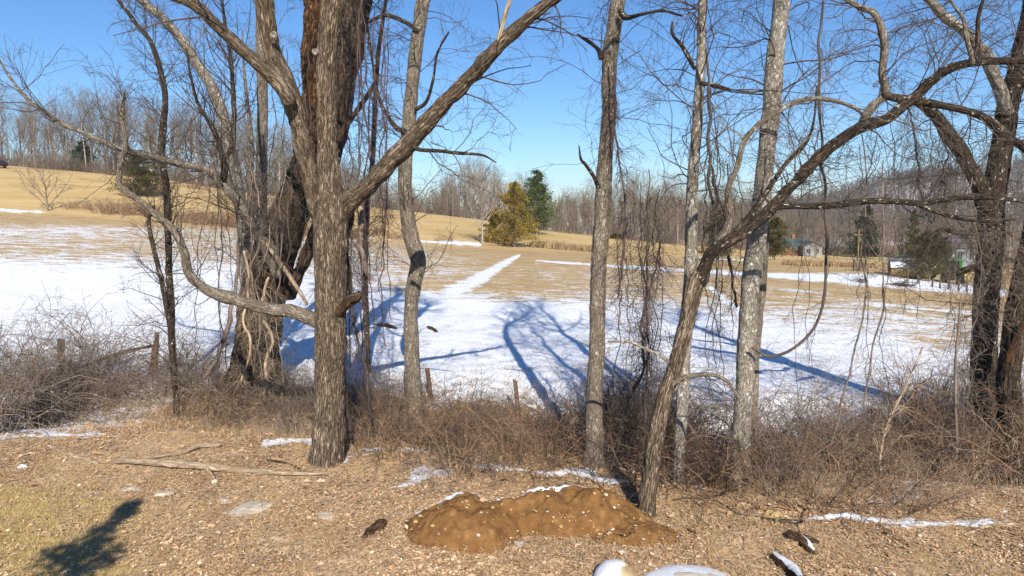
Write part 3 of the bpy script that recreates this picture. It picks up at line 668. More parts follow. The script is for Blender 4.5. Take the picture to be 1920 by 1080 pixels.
# --- tree K and L right edge
YK = 15.2
Tk = foot(trace([(1847, 800, 26), (1846, 740, 22), (1846, 640, 20.5), (1851, 540, 20.5), (1857, 450, 20.5), (1860, 380, 20), (1872, 320, 18), (1883, 250, 16.5), (1890, 200, 16), (1905, 150, 16), (1920, 90, 16), (1936, 20, 15)], YK, YK-.3))
tK = Tree('forked_right_tree', 'dark forked trunk near the right edge wrapped in bramble with a mottled pale upper stem', base_of(Tk))
_, cK = tK.limb('trunk', extend(Tk, 6), M['bark_l'], flare=.15, ridge=.10, seed=83)
_, cK1 = tK.limb('branch', extend(trace([(1884, 215, 10), (1878, 185, 11), (1868, 150, 10), (1850, 112, 10), (1821, 80, 8.5), (1790, 48, 8), (1760, 20, 7), (1736, -6, 6.5)], YK-.3, YK-.9), 3), M['bark_p'], ridge=.06, seed=84)
_, cK2 = tK.limb('branch', trace([(1850, 400, 13), (1838, 355, 13), (1818, 318, 12), (1800, 280, 11.5), (1778, 250, 11), (1756, 224, 10), (1736, 203, 9), (1712, 190, 7)], YK-.2, YK-.5), M['bark_l'], ridge=.09, seed=85)
_, cK3 = tK.limb('branch', trace([(1838, 425, 7), (1810, 440, 5), (1765, 432, 4), (1740, 452, 3)], YK-.3, YK-.9), M['bark_a'], seed=86)
_, cK4 = tK.limb('branch', trace([(1835, 502, 6), (1812, 508, 7), (1790, 512, 4), (1770, 520, 2.4)], YK-.3, YK-.7), M['bark_a'], seed=87)
tK.twigs([cK, cK1, cK2, cK3, cK4], M['twig_dark'], [dict(n=110, length=1.8, ang=(40, 90), npts=9, rr=(.2, .3), wander=.24, bias=(0, 0, -.06), t0=.2, rmin=.006, rmax=.013, sides=4), dict(n=650, length=.8, npts=6, rmin=.004, wander=.28, bias=(0, 0, -.12)), dict(n=2200, length=.33, npts=4, rmin=.003, bias=(0, 0, -.1))])
crown(tK, cK, M['bark_l'], M['twig_dark'], 10.5, 12, 3.0, 70, 350, 700); crown(tK, cK1, M['bark_l'], M['twig_dark'], 10, 8, 2.2, 40, 220, 450)
YL = 14.2
Tl = foot(trace([(1894, 790, 20), (1890, 720, 18), (1896, 650, 17), (1905, 590, 17), (1922, 500, 16), (1945, 400, 15), (1965, 250, 14), (1985, 100, 13)], YL, YL))
tL = Tree('edge_tree', 'dark brown trunk cut off by the right edge of the picture behind brambles', base_of(Tl))
_, cL = tL.limb('trunk', extend(Tl, 5), M['bark_a'], flare=.15, ridge=.10, seed=88)
_, cL1 = tL.limb('branch', trace([(1890, 680, 6), (1905, 640, 7), (1925, 600, 6)], YL-.3, YL-.4), M['wood_r'], seed=89)
tL.twigs([cL], M['twig_dark'], [dict(n=40, length=1.6, ang=(40, 90), npts=8, rr=(.2, .3), wander=.24, bias=(0, 0, -.06), t0=.2, rmin=.006, rmax=.012, sides=4), dict(n=220, length=.8, npts=6, rmin=.004, wander=.28, bias=(0, 0, -.1)), dict(n=700, length=.3, npts=4, rmin=.003)])
crown(tL, cL, M['bark_a'], M['twig_dark'], 9, 9, 2.6, 50, 260, 500)

# --- slim trees at left, behind and beside the leaning giant
def slim(name, label, pts, Y0, Y1, mat, tmat, n1, ext, seed, l1=1.6, bias=(0, 0, .06), zc=11, cr=True):
    T = foot(trace(pts, Y0, Y1)); t = Tree(name, label, base_of(T))
    if ext: T = extend(T, ext)
    _, c = t.limb('trunk', T, mat, ridge=.05, seed=seed, ds=.07)
    t.twigs([c], tmat, [dict(n=n1, length=l1, ang=(30, 70), npts=7, rr=(.3, .3), wander=.2, bias=bias, t0=.15, rmin=.007, rmax=.016, sides=3), dict(n=n1*5, length=l1*.5, npts=5, rmin=.005, wander=.22, bias=bias), dict(n=n1*15, length=l1*.2, npts=4, rmin=.0035)])
    if cr: crown(t, c, mat, tmat, zc, 8, 2.4, 40, 200, 300)
    return t, c
slim('slender_tree', 'pale slender leaning stem curving up to the top left behind the dark boughs', [(470, 690, 13), (468, 560, 12), (462, 470, 11.5), (454, 400, 11), (440, 320, 11), (426, 255, 10.5), (414, 205, 10), (395, 162, 9.5), (370, 120, 9), (340, 75, 8.5), (300, 30, 7.5), (262, -2, 7)], 21.5, 20.5, M['bark_p'], M['twig_grey'], 60, 3, 91)
slim('slender_tree', 'straight pale stem showing between the huge leaning trunk and the left boughs', [(500, 690, 12), (496, 560, 11), (492, 450, 10.5), (490, 350, 10), (492, 230, 9.5), (491, 120, 9), (488, 0, 8.5)], 22.5, 22.5, M['bark_s'], M['twig_grey'], 70, 5, 92)
slim('slender_sapling', 'mottled thin sapling left of the huge trunk with a bent dark top', [(328, 730, 5), (322, 640, 4.6), (306, 540, 4.4), (290, 475, 4), (279, 415, 3.5), (290, 385, 3)], 17.5, 17.3, M['bark_l'], M['twig_dark'], 24, 0, 93, 1.0, cr=False)
slim('slender_tree', 'spotted thin trunk in front of the hill rising to dark upper boughs at left', [(322, 640, 6.5), (318, 520, 6), (314, 420, 5.5), (312, 350, 6), (304, 300, 5.5), (306, 240, 6), (310, 185, 5), (299, 130, 4.4), (283, 78, 4), (255, 44, 3.6), (224, 4, 3)], 19.5, 18.8, M['bark_l'], M['twig_dark'], 60, 2, 94)
slim('slender_tree', 'thin grey stem half hidden behind the dark leaning trunk below the broken branch', [(455, 720, 9), (458, 640, 9), (462, 560, 8.5), (464, 470, 8), (470, 380, 7)], 19.9, 20.4, M['bark_s'], M['twig_grey'], 20, 5, 95)
slim('slender_tree', 'thin vine hung stem right of the huge trunk fork', [(690, 700, 5), (688, 600, 5), (685, 480, 5), (690, 380, 4.5), (700, 280, 4.5), (704, 180, 4), (712, 80, 3.5), (724, 0, 3)], 20.5, 20.5, M['bark_l'], M['twig_red'], 70, 3, 96, 1.4, (0, 0, -.04))
slim('slender_sapling', 'upright leafless sapling in the brambles left of the right edge trunks', [(1793, 850, 3), (1791, 760, 2.6), (1792, 680, 2.3), (1798, 600, 1.8), (1802, 555, 1.2)], 13.6, 13.6, M['twig_grey'], M['twig_grey'], 26, 0, 97, .8, (0, 0, .04), cr=False)
slim('slender_sapling', 'thin curved sapling leaning out of the brush below the arching limb', [(1655, 900, 3), (1650, 860, 2.6), (1662, 800, 2), (1700, 720, 1.6), (1730, 650, 1.1)], 12.6, 12.6, M['bramble_p'], M['bramble_p'], 16, 0, 98, .6, (0, 0, .04), cr=False)

exec_marks = 0
# --- hanging vines
def vine(label, pts, Y0, Y1=None, mat='twig_dark', n=40, ln=.5, parent=None):
    T = catmull(trace(pts, Y0, Y1), 22); T[:, :3] += np.cumsum(rng.normal(size=(22, 3))*.022, 0)*np.array([1, 1, .3]); T[:, 3] *= rng.uniform(.75, 1.0); t = Tree('hanging_vine', label, (T[-1, 0], T[-1, 1], T[-1, 2]), 'vine', 'vines hanging from the trees')
    _, c = t.limb('stem', T, M[mat], ridge=.05, sides=7, seed=int(pts[0][0]))
    if n:
        t.twigs([c], M[mat], [dict(n=n, length=ln, ang=(20, 70), npts=7, rr=(.4, .3), wander=.28, bias=(0, 0, -.14), t0=.05, rmin=.0035, rmax=.006), dict(n=n*4, length=ln*.5, npts=5, rmin=.0025, wander=.3, bias=(0, 0, -.12))])
vine('long dark vine hanging from the arching limb and looping round to the smooth trunk', [(1542, 0, 2.4), (1539, 120, 2.6), (1541, 250, 2.8), (1545, 360, 3), (1553, 470, 3), (1551, 545, 3), (1530, 610, 3), (1490, 655, 3.2), (1445, 671, 3.4), (1408, 655, 3)], YJ-.6, YJ-.3, n=14)
vine('tangled purple vine dangling beside the straight middle trunk', [(1154, 95, 2), (1153, 160, 2.4), (1157, 240, 2.4), (1166, 300, 2), (1170, 380, 2), (1168, 470, 2), (1160, 560, 2)], YG-.2, YG-.3, 'twig_red', 130, .5)
vine('thick ropes of vine hanging from the right fork of the broad trunk', [(668, 370, 5), (660, 440, 5.5), (648, 500, 5), (652, 560, 4.5), (664, 640, 4), (668, 720, 4), (676, 810, 4)], YB+.3, YB+.2, 'twig_dark', 150, .8)
vine('dark vine cluster dropping behind the broken stub', [(655, 400, 4), (645, 470, 4.5), (655, 520, 4), (668, 600, 3), (690, 700, 3), (705, 780, 3)], YB+.9, YB+.7, 'twig_dark', 90, .7)
vine('straight heavy vine hanging just left of the crooked slim tree', [(678, 395, 5), (676, 440, 5.5), (682, 500, 5), (690, 532, 3.5)], YB+.5, YB+.5, 'bark_l' if False else 'twig_grey', 20, .5)
vine('pale vine strands over the foot of the huge dark trunk', [(455, 470, 3), (458, 540, 3), (450, 600, 3), (462, 650, 3), (450, 720, 2.6)], 17.2, 17, 'bramble_p', 60, .7)
vine('pale twisted strand down the front of the huge dark trunk', [(502, 520, 3), (492, 580, 3), (510, 640, 3), (498, 690, 3), (512, 740, 2.6)], 17.3, 17.1, 'bramble_p', 60, .7)
vine('dark vine slanting down left of the huge dark trunk', [(448, 430, 3), (445, 500, 3), (436, 560, 4), (424, 620, 4), (400, 680, 4), (380, 712, 4)], 17.8, 17.8, 'twig_grey', 26, .6)
vine('slack vine hanging right of the thin pale trunk', [(1322, 90, 2), (1320, 200, 3), (1317, 300, 3), (1322, 380, 2.6), (1332, 470, 2)], YH, YH, 'twig_dark', 60, .6)
vine('dark crooked vine swinging between the pale and smooth trunks', [(1328, 300, 2.4), (1338, 350, 3), (1355, 410, 3), (1366, 470, 3), (1378, 530, 3.2), (1386, 580, 3)], YH+.6, YH+.6, 'twig_dark', 30, .6)
vine('wispy vine curtain hanging under the forked right tree', [(1700, 185, 1.5), (1705, 260, 1.5), (1712, 330, 1.5), (1716, 400, 1.5)], YK-.4, YK-.4, 'twig_dark', 90, .7)
vine('drooping twig curtain left of the mottled right trunk', [(1760, 235, 1.5), (1765, 290, 1.5), (1762, 340, 1.5), (1770, 400, 1.5)], YK-.4, YK-.4, 'twig_dark', 90, .7)
vine('thin vine falling into the brush beyond the smooth trunks, nearest them', [(1615, 250, 1.2), (1618, 420, 1.5), (1625, 560, 1.8), (1600, 660, 1.8), (1575, 750, 2), (1560, 830, 2)], YI+1.2, YI+1.4, 'twig_grey', 26, .5)
vine('thin vine falling into the brush in the gap before the right trunks', [(1655, 300, 1.2), (1650, 420, 1.5), (1652, 540, 1.6), (1630, 660, 1.8), (1622, 760, 1.8)], YI+1.5, YI+1.6, 'twig_grey', 26, .5)
vine('thin vine hanging down right of the straight middle trunk into brush', [(1205, 380, 1.3), (1212, 480, 1.8), (1208, 580, 2), (1214, 680, 2), (1200, 790, 2)], YG+.2, YG+.2, 'twig_dark', 70, .6)
vine('tangled vine knot hanging over the snow left of the leaning lichened tree', [(1238, 420, 1.5), (1228, 520, 2), (1215, 600, 2.4), (1220, 680, 2.4), (1190, 760, 2)], YH+.8, YH+.9, 'twig_red', 140, .6)
def strands(n, x0, x1, y0, y1, Y0, Y1, lab, grp, mat='twig_dark', tw=26, hw=(1.2, 2.4), ln=.55):
    for i in range(n):
        px = x0+(x1-x0)*(i+.15+.7*rng.random())/n; a = y0+rng.uniform(-60, 60); b = y1+rng.uniform(-160, 90); w = rng.uniform(*hw)*.75; Y = rng.uniform(Y0, Y1)
        pts = [(px+rng.uniform(-8, 8)+rng.uniform(-14, 14)*q, a+(b-a)*q, w*(.7+.4*q)) for q in (0, .2, .4, .6, .8, 1)]
        T = catmull(trace(pts, Y), 26); T[:, 3] *= np.linspace(1, .45, 26); T[:, :3] += np.cumsum(rng.normal(size=(26, 3))*.03, 0)*np.array([1, 1, .4])
        t = Tree('hanging_vine', lab+', '+'first second third fourth fifth sixth seventh eighth ninth tenth'.split()[i]+' from left', tuple(T[-1, :3]), 'vine', grp)
        _, c = t.limb('stem', T, M[mat], ridge=.05, sides=6, seed=i+int(px))
        t.twigs([c], M[mat], [dict(n=tw, length=ln, ang=(20, 80), npts=7, rr=(.45, .3), wander=.34, bias=(0, 0, -.10), t0=.03, rmin=.0035, rmax=.006), dict(n=tw*5, length=ln*.5, npts=5, rmin=.0026, wander=.32, bias=(0, 0, -.08))])
strands(10, 642, 735, 40, 640, 13.6, 16.5, 'thin tangled vine hanging in the gap right of the broad trunk', 'vines right of the broad trunk', 'twig_red', 34, (1.2, 3))
strands(7, 385, 480, 250, 700, 16.8, 19, 'wiry vine hanging left of the huge dark trunk', 'vines left of the huge trunk', 'twig_dark', 34)
strands(5, 460, 545, 330, 720, 16.9, 17.4, 'pale wiry strand hanging over the huge dark trunk', 'strands over the huge trunk', 'twig_grey', 30)
strands(8, 1152, 1255, 330, 820, 12.6, 15.5, 'dark wiry vine between the straight middle trunk and the leaning tree', 'vines right of the middle trunk', 'twig_dark', 40, (1.0, 2.2), .65)
strands(5, 1318, 1382, 250, 720, 12.4, 14.5, 'dark wiry vine between the thin pale trunk and the smooth pair', 'vines before the smooth pair', 'twig_dark', 36)
strands(9, 1460, 1790, 230, 720, 12.5, 15.5, 'long thin vine hanging in the gap right of the smooth pair', 'vines right of the smooth pair', 'twig_dark', 22, (.9, 1.7))
strands(6, 1790, 1915, 380, 760, 13.2, 15, 'brown wiry vine draped on the right edge trunks', 'vines at the right edge', 'twig_grey', 44, (1.2, 2.4), .7)
strands(6, 500, 600, 100, 560, 13.2, 18, 'wiry vine among the upper limbs of the broad trunk, on its left', 'vines left of the broad trunk', 'twig_dark', 26)
#PART2
# ------------------------------------------------------------------ woods in the distance
def tree_proto(h, seed, spread=.5, n1=16, n2=90, n3=420, rt=.011, tw=.016, low=.35, trunk_m='far_bark', tw_m='far_twig', lean=.05, fork=False):
    global rng
    keep = rng; rng = np.random.default_rng(seed)
    pts = [[0, 0, -.4, h*rt*1.15]]; d = np.array([0, 0, 1.]); p = np.zeros(3)
    for k in range(1, 8):
        d = d+rng.normal(size=3)*lean; d[2] = abs(d[2])+.6; d /= np.linalg.norm(d); p = p+d*h*.9/7; pts.append([*p, h*rt*(1-k/7.6)+.01])
    C = catmull(np.array(pts), 24); P, Rr = C[None, :, :3], C[None, :, 3]
    t = Twigs(); t.add(P, Rr, 6); mt = t.mesh('trunk', M[trunk_m])
    c = Twigs()
    P1, R1 = grow(P, Rr, n1, h*spread, (22, 50), 8, (.6, .3), .13, (0, 0, .13), low, .97, tw*1.4, .3); c.add(P1, R1, 4)
    P2, R2 = grow(P1, R1, n2, h*spread*.42, (25, 50), 6, (.6, .3), .16, (0, 0, .06), .15, 1, tw); c.add(P2, R2, 3)
    P3, R3 = grow(P2, R2, n3, h*spread*.17, (25, 55), 4, (.6, .4), .18, (0, 0, .05), .1, 1, tw*.75); c.add(P3, R3, 3)
    mc = c.mesh('crown', M[tw_m]); rng = keep
    return mt, mc, h
protos = [tree_proto(18, 100+i, spread=.34+.05*(i % 4), n1=16+2*(i % 3), n2=95, n3=430, low=.3+.06*(i % 3), trunk_m=('far_pale' if i % 4 == 1 else 'far_bark')) for i in range(8)]
def place_tree(proto, p, h, rz, name, label, group=None, cat='tree'):
    mt, mc, hp = proto
    r = empty(name, p, rz); s = h/hp; r.scale = (s, s, s); tag(r, label, cat, group)
    link('trunk', mt, r); o = link('crown', mc, r); o['kind'] = 'stuff'; return r
topx = [0, 200, 420, 560, 700, 780, 830, 880, 960, 1000, 1100, 1180, 1230, 1300, 1440, 1500, 1600, 1940]
topy = [168, 178, 200, 235, 320, 345, 332, 292, 312, 342, 336, 330, 322, 345, 352, 388, 402, 405]
def wood_z(x, Y): return float(hz(x, Y))
k = 0
for row, (Yr, nn) in enumerate([(152, 62), (162, 58), (176, 54), (192, 50)]):
    for i in range(nn):
        px = -60+(2040*(i+.5+rng.uniform(-.45, .45))/nn); Y = Yr+rng.uniform(-4, 5)
        x = (px-960)/FPX*Y; z = wood_z(x, Y)
        ty = np.interp(px, topx, topy)
        ztop = at(px, ty, Y)[2]; h = (ztop-z)*rng.uniform(.74, 1.04)
        if row == 0 and rng.random() < .25: h *= .7
        h = float(np.clip(h, 6, 26))
        zone = 'on the hill crest at left' if px < 560 else ('behind the brown meadow at centre' if px < 1300 else 'in the low ground at right below the ridge')
        lab = 'leafless grey-brown tree in the wood ' + zone
        place_tree(protos[int(rng.integers(8))], (x, Y, z-.3), h, rng.uniform(0, 6.28), 'bare_tree', lab, 'bare trees of the wood '+zone)
        k += 1
def simple_wood(name, n, Y0, Y1, a0, a1, h0, h1, seed, mat, nb=9, clip=None, r0=.13, rb=.06):
    global rng
    keep = rng; rng = np.random.default_rng(seed)
    a = rng.uniform(a0, a1, n); Y = Y0+(Y1-Y0)*rng.random(n); x = a*Y; z = hz(x, Y); h = rng.uniform(h0, h1, n)
    if clip is not None: h = np.minimum(h, np.maximum(clip(a, Y)-z, 3)*rng.uniform(.75, 1, n))
    P = np.empty((n, 4, 3)); b = np.stack([x, Y, z-.3], -1)
    w = np.array([0, .33, .66, 1]); ln = rng.normal(size=(n, 2))*.05
    for j in range(4): P[:, j] = b; P[:, j, 2] += h*w[j]; P[:, j, :2] += ln*(h*w[j])[:, None]*(w[j])
    Rr = (r0*h/15)[:, None]*np.array([1.3, 1, .7, .25])[None]
    t = Twigs(); t.add(P, Rr, 3)
    P1, R1 = grow(P, Rr, n*nb, 5.0, (20, 45), 4, (.6, .4), .12, (0, 0, .12), .3*3/3, .98, rb, .3); t.add(P1, R1, 3)
    o = link(name, t.mesh(name, M[mat])); o['kind'] = 'stuff'; rng = keep; return o
capz = lambda a, Y: (400-(np.interp(a*1280+960, topx, topy)+26))/1280*Y+5
o = simple_wood('far_wood', 1500, 196, 330, -.85, .85, 13, 20, 11, 'far_twig', 26, capz, .13, .05); tag(o, 'mass of leafless trees behind the front rows of the wood', 'wood')
o = simple_wood('ridge_wood', 5600, 430, 960, .22, .98, 13, 21, 12, 'ridge_twig', 11, None, .24, .15); tag(o, 'leafless forest covering the snowy ridge at right', 'wood')
# undergrowth along the wood edge
def brush_mesh(name, n, h, w, seed, mat, mat_n=6, sides=3, thick=.012, bias=(0, 0, -.05), arch=.16, n2=4, n3=6, rin=.25, ang0=(5, 50)):
    global rng
    keep = rng; rng = np.random.default_rng(seed)
    base = np.zeros((n, 3)); a = rng.uniform(0, 6.28, n); q = np.sqrt(rng.random(n))*w*rin; base[:, 0] = q*np.cos(a); base[:, 1] = q*np.sin(a); base[:, 2] = -.12
    th = np.radians(rng.uniform(ang0[0], ang0[1], n)); az = a+rng.normal(size=n)*.6
    d = np.stack([np.sin(th)*np.cos(az), np.sin(th)*np.sin(az), np.cos(th)], -1); L = h*rng.uniform(.6, 1.25, n)
    N = 9; P = np.empty((n, N, 3)); P[:, 0] = base
    for k in range(1, N):
        d = d+rng.normal(size=(n, 3))*arch*.7+np.array(bias)*(k/4); d /= np.linalg.norm(d, axis=1, keepdims=True); P[:, k] = P[:, k-1]+d*(L/(N-1))[:, None]
    P[..., 2] = np.maximum(P[..., 2], -.1)
    Rr = thick*rng.uniform(.5, 1.1, n)[:, None]*np.linspace(1, .3, N)[None]
    t = Twigs(); t.add(P, Rr, 4)
    P2, R2 = grow(P, Rr, n*n2, h*.4, (25, 75), 6, (.6, .4), .25, (0, 0, bias[2]*.8), .2, 1, thick*.3); t.add(P2, R2, sides)
    P3, R3 = grow(P2, R2, n*n3, h*.16, (25, 75), 4, (.6, .5), .25, (0, 0, 0), .1, 1, thick*.22); t.add(P3, R3, 3)
    me = t.mesh(name, M[mat]); rng = keep; return me
far_brush = [brush_mesh('stems', 60, 2.6, 2.2, 200+i, 'far_twig', thick=.035, rin=1.0) for i in range(3)]
def bush(meshes, p, s, label, group=None, name='bramble_bush', cat='bush', part='stems', sz=None):
    me = meshes[int(rng.integers(len(meshes)))]
    r = empty(name, (p[0], p[1], p[2]), rng.uniform(0, 6.28)); r.scale = (s, s, sz or s); tag(r, label, cat, group)
    o = link(part, me, r); o['kind'] = 'stuff'; return r
for i in range(64):
    px = -40+2000*(i+rng.random())/64; Y = 151+rng.uniform(-2, 6); x = (px-960)/FPX*Y
    zone = 'left' if px < 640 else ('centre' if px < 1280 else 'right')
    bush(far_brush, (x, Y, wood_z(x, Y)), rng.uniform(1.0, 1.7), 'leafless undergrowth at the edge of the far wood, '+zone+' part', 'undergrowth of the far wood, '+zone, 'undergrowth_bush')

# evergreens -----------------------------------------------------------
def evergreen(h, w, seed, cols, n=9000, low=.04, power=.8, leaf=.20, lump=.35, up=.5, skew=0):
    """trunk and a crown of many small sprays"""
    g = np.random.default_rng(seed)
    nb = int(70+n/150); bz = low+(1-low)*g.random(nb)**1.15; ba = g.uniform(0, 6.28, nb); bl = w*(1-bz)**power*g.uniform(.4, 1.35, nb)+.04*w
    k = g.integers(0, nb, n); t = g.random(n)**.55
    rad = bl[k]*t; sprd = .035*w+.10*bl[k]*(1.15-t)
    x = rad*np.cos(ba[k])+g.normal(size=n)*sprd; y = rad*np.sin(ba[k])+g.normal(size=n)*sprd
    z = (bz[k]*h)+up*rad*.35-.1*rad**2/w+g.normal(size=n)*.035*h*(1-.5*bz[k]); z = np.clip(z, low*h*.5, h*1.02)
    c = np.stack([x+skew*z, y, z], -1)
    d = np.stack([np.cos(ba[k]), np.sin(ba[k]), np.full(n, .9)], -1)+g.normal(size=(n, 3))*.55; d /= np.linalg.norm(d, axis=1, keepdims=True)
    s = np.cross(d, g.normal(size=(n, 3))); s /= np.linalg.norm(s, axis=1, keepdims=True); L = leaf*g.uniform(.6, 1.4, n)[:, None]
    V = np.stack([c-d*L*.5, c+s*L*.28, c+d*L*.75, c-s*L*.28], 1).reshape(-1, 3)
    Q = np.arange(4*n).reshape(n, 4)
    cols = np.array(cols); bc = g.random(nb)[k]*.7+g.random(n)*.3; u = bc*(len(cols)-1); i = np.minimum(u.astype(int), len(cols)-2); f = (u-i)[:, None]
    C = (cols[i]*(1-f)+cols[i+1]*f)*g.uniform(.8, 1.2, (n, 1))
    mf = mesh_np('foliage', V, Q, M['needles'], {'tint': np.repeat(C, 4, 0)}, smooth=False)
    T = Twigs(); z_ = np.linspace(-.3, h*.93, 8); T.add(np.stack([skew*z_, 0*z_, z_], -1)[None], np.linspace(h*.02, .02, 8)[None], 8)
    e = np.stack([np.stack([bl*q*np.cos(ba)+skew*bz*h, bl*q*np.sin(ba), bz*h+up*bl*q*.35-.1*(bl*q)**2/w], -1) for q in (0, .4, .85)], 1); T.add(e, np.full((nb, 3), h*.0035), 3)
    return T.mesh('trunk', M['far_bark']), mf
def put_evergreen(px, py, hpx, wpx, seed, cols, label, Y=None, **k):
    g = gp(px, py) if Y is None else np.array([(px-960)/FPX*Y, Y, wood_z((px-960)/FPX*Y, Y)])
    if Y is not None: h = at(px, py-hpx, Y)[2]-g[2]
    else: h = hpx*g[1]/FPX
    w = wpx*g[1]/FPX
    a, b = evergreen(h, w, seed, cols, leaf=g[1]*.0019, **k)
    r = empty('evergreen_tree', g); tag(r, label, 'evergreen tree'); link('trunk', a, r); o = link('foliage', b, r); o['kind'] = 'stuff'; return r
GOLD = [(.05, .05, .014), (.14, .11, .022), (.30, .20, .035), (.34, .26, .07)]
GREEN = [(.014, .032, .010), (.05, .085, .02), (.13, .155, .035)]
DARKG = [(.008, .018, .009), (.022, .042, .016), (.045, .065, .024)]
OLIVE = [(.03, .032, .012), (.075, .065, .02), (.15, .11, .035)]
put_evergreen(964, 463, 118, 50, 1, GOLD, 'golden brown juniper, widest of the pair standing on the meadow edge', n=15000, power=.62)
put_evergreen(925, 455, 62, 26, 2, GOLD, 'low golden juniper skirt at the left foot of the golden pair', n=6000, power=.5)
put_evergreen(1006, 425, 106, 50, 3, GREEN, 'dark green cedar rising behind the golden juniper', Y=128, n=12000, power=.75)
put_evergreen(262, 368, 82, 44, 4, OLIVE, 'broad dark olive cedar on the hillside at left', n=12000, power=.38, low=.02)
put_evergreen(168, 318, 52, 26, 5, DARKG, 'dark evergreen at the wood edge on the left hill', Y=160, n=6000, power=.5)
put_evergreen(1345, 490, 92, 34, 6, OLIVE, 'ragged olive juniper seen between the pale and smooth trunks', n=9000, power=.5, low=.1)
put_evergreen(1452, 488, 78, 30, 7, OLIVE, 'olive juniper just right of the paired smooth trunks', n=8000, power=.45, low=.12)
put_evergreen(1622, 492, 104, 36, 8, DARKG, 'tall dark spruce in front of the snowy ridge', Y=140, n=12000, power=.8)
put_evergreen(1742, 528, 94, 48, 9, OLIVE, 'spreading olive brown cedar beside the green tractor', n=12000, power=.36, low=.16)
put_evergreen(1710, 505, 112, 13, 10, OLIVE, 'narrow columnar cedar behind the spreading cedar', Y=125, n=4500, power=.5)
put_evergreen(1155, 468, 30, 14, 12, OLIVE, 'small dull evergreen at the foot of the centre wood', Y=146, n=2500, power=.5)

def single(px, py, hpx, proto, label, Y=None, rz=0.0, name='bare_tree'):
    g = gp(px, py) if Y is None else np.array([(px-960)/FPX*Y, Y, wood_z((px-960)/FPX*Y, Y)])
    h = (at(px, py-hpx, g[1])[2]-g[2]) if Y else hpx*g[1]/FPX
    return place_tree(proto, g, h, rz, name, label)
pale = tree_proto(14, 300, .42, 22, 150, 700, .010, .014, .22, 'far_pale', 'far_pale')
wide = tree_proto(7, 301, .72, 16, 110, 520, .016, .013, .08, 'twig_grey', 'twig_grey')
wide2 = tree_proto(7, 302, .6, 20, 130, 600, .02, .014, .15, 'far_bark', 'far_twig')
single(905, 457, 168, pale, 'pale multi-branched bare tree just left of the golden junipers')
single(90, 395, 92, wide, 'small spreading bare tree alone at the foot of the left hill')
single(1226, 470, 78, wide2, 'low round-crowned bare tree on the meadow between the middle and pale trunks')
single(1690, 500, 84, wide2, 'grey spreading bare tree left of the narrow columnar cedar', Y=128, rz=1)
single(1650, 500, 88, wide, 'twiggy bare tree standing in front of the dark spruce', Y=118, rz=2)
single(715, 420, 60, wide2, 'small bare tree on the hillside seen right of the broad trunk', Y=120, rz=2.5)
single(1530, 488, 66, wide, 'bare shrubby tree beside the white shed', Y=128, rz=.6)
single(1830, 505, 110, wide2, 'bare tree in front of the grey house at right', Y=112, rz=.9)
single(1775, 495, 120, protos[2], 'tall bare tree beyond the green tractor', Y=135, rz=.2)
single(1895, 520, 150, protos[5], 'tall bare tree between the right edge trunks', Y=100, rz=.4)

hill_brush = [brush_mesh('stems', 70, 1.6, 1.6, 220+i, 'bramble', thick=.022, rin=1.0, ang0=(0, 45)) for i in range(3)]
for px, py, s in [(205, 398, 1.3), (232, 400, 1.5), (262, 402, 1.3), (292, 404, 1.1), (275, 362, 1.6), (296, 360, 1.3), (345, 414, 1.0), (372, 418, 1.2), (400, 422, 1.4), (425, 424, 1.2), (452, 428, 1.0), (150, 392, .9),
                  (360, 352, 1.1), (375, 356, 1.0), (655, 445, 1.1), (700, 440, 1.1), (745, 448, .8), (640, 442, 1.0), (835, 452, .7), (560, 440, 1.0), (590, 442, 1.1)]:
    zone = 'at the foot of the left hill' if px < 480 else 'along the meadow seen past the broad trunk'
    bush(hill_brush, gp(px, py), s, 'reddish brown leafless brush patch '+zone, 'brush patches '+zone, 'brush_patch')
reed = []
def reed_mesh(seed, n=300, h=1.25, w=1.9, cols=((.36, .25, .13), (.46, .34, .19), (.22, .14, .08))):
    g = np.random.default_rng(seed); x = g.normal(size=n)*w*.5; y = g.normal(size=n)*w*.3; hh = h*g.uniform(.5, 1.1, n)
    a = g.uniform(0, 6.28, n); l = g.normal(size=(n, 2))*.18; ww = .035
    b = np.stack([x, y, np.full(n, -.1)], -1); s = np.stack([np.cos(a)*ww, np.sin(a)*ww, 0*a], -1); m = b+np.stack([l[:, 0]*hh*.5, l[:, 1]*hh*.5, hh*.6], -1); t = b+np.stack([l[:, 0]*hh*1.3, l[:, 1]*hh*1.3, hh], -1)
    V = np.stack([b-s, b+s, m+s*.8, m-s*.8, t], 1).reshape(-1, 3); k = np.arange(n)*5
    C = np.array(cols)[g.integers(0, len(cols), n)]*g.uniform(.8, 1.2, (n, 1))
    return mesh_np('blades', V, [np.stack([k, k+1, k+2, k+3], -1), np.stack([k+3, k+2, k+4], -1)], M['tint'], {'tint': np.repeat(C, 5, 0)}, smooth=False)
reeds = [reed_mesh(400+i) for i in range(3)]
for i in range(24):
    px = 1005+i*5.2+rng.uniform(-3, 3)
    py = 463+(px-1005)*.085
    bush(reeds, gp(px, py), rng.uniform(.6, .95), 'clump of tall dry grass in the strip right of the golden junipers', 'dry grass strip right of the junipers', 'grass_clump', 'grass', 'blades')
for i in range(26):
    px = 1480+i*6.2+rng.uniform(-3, 3)
    bush(reeds, gp(px, 497+(px-1480)*.03), rng.uniform(.4, .75), 'clump of straw coloured grass in the strip before the white shed', 'dry grass strip before the shed', 'grass_clump', 'grass', 'blades')

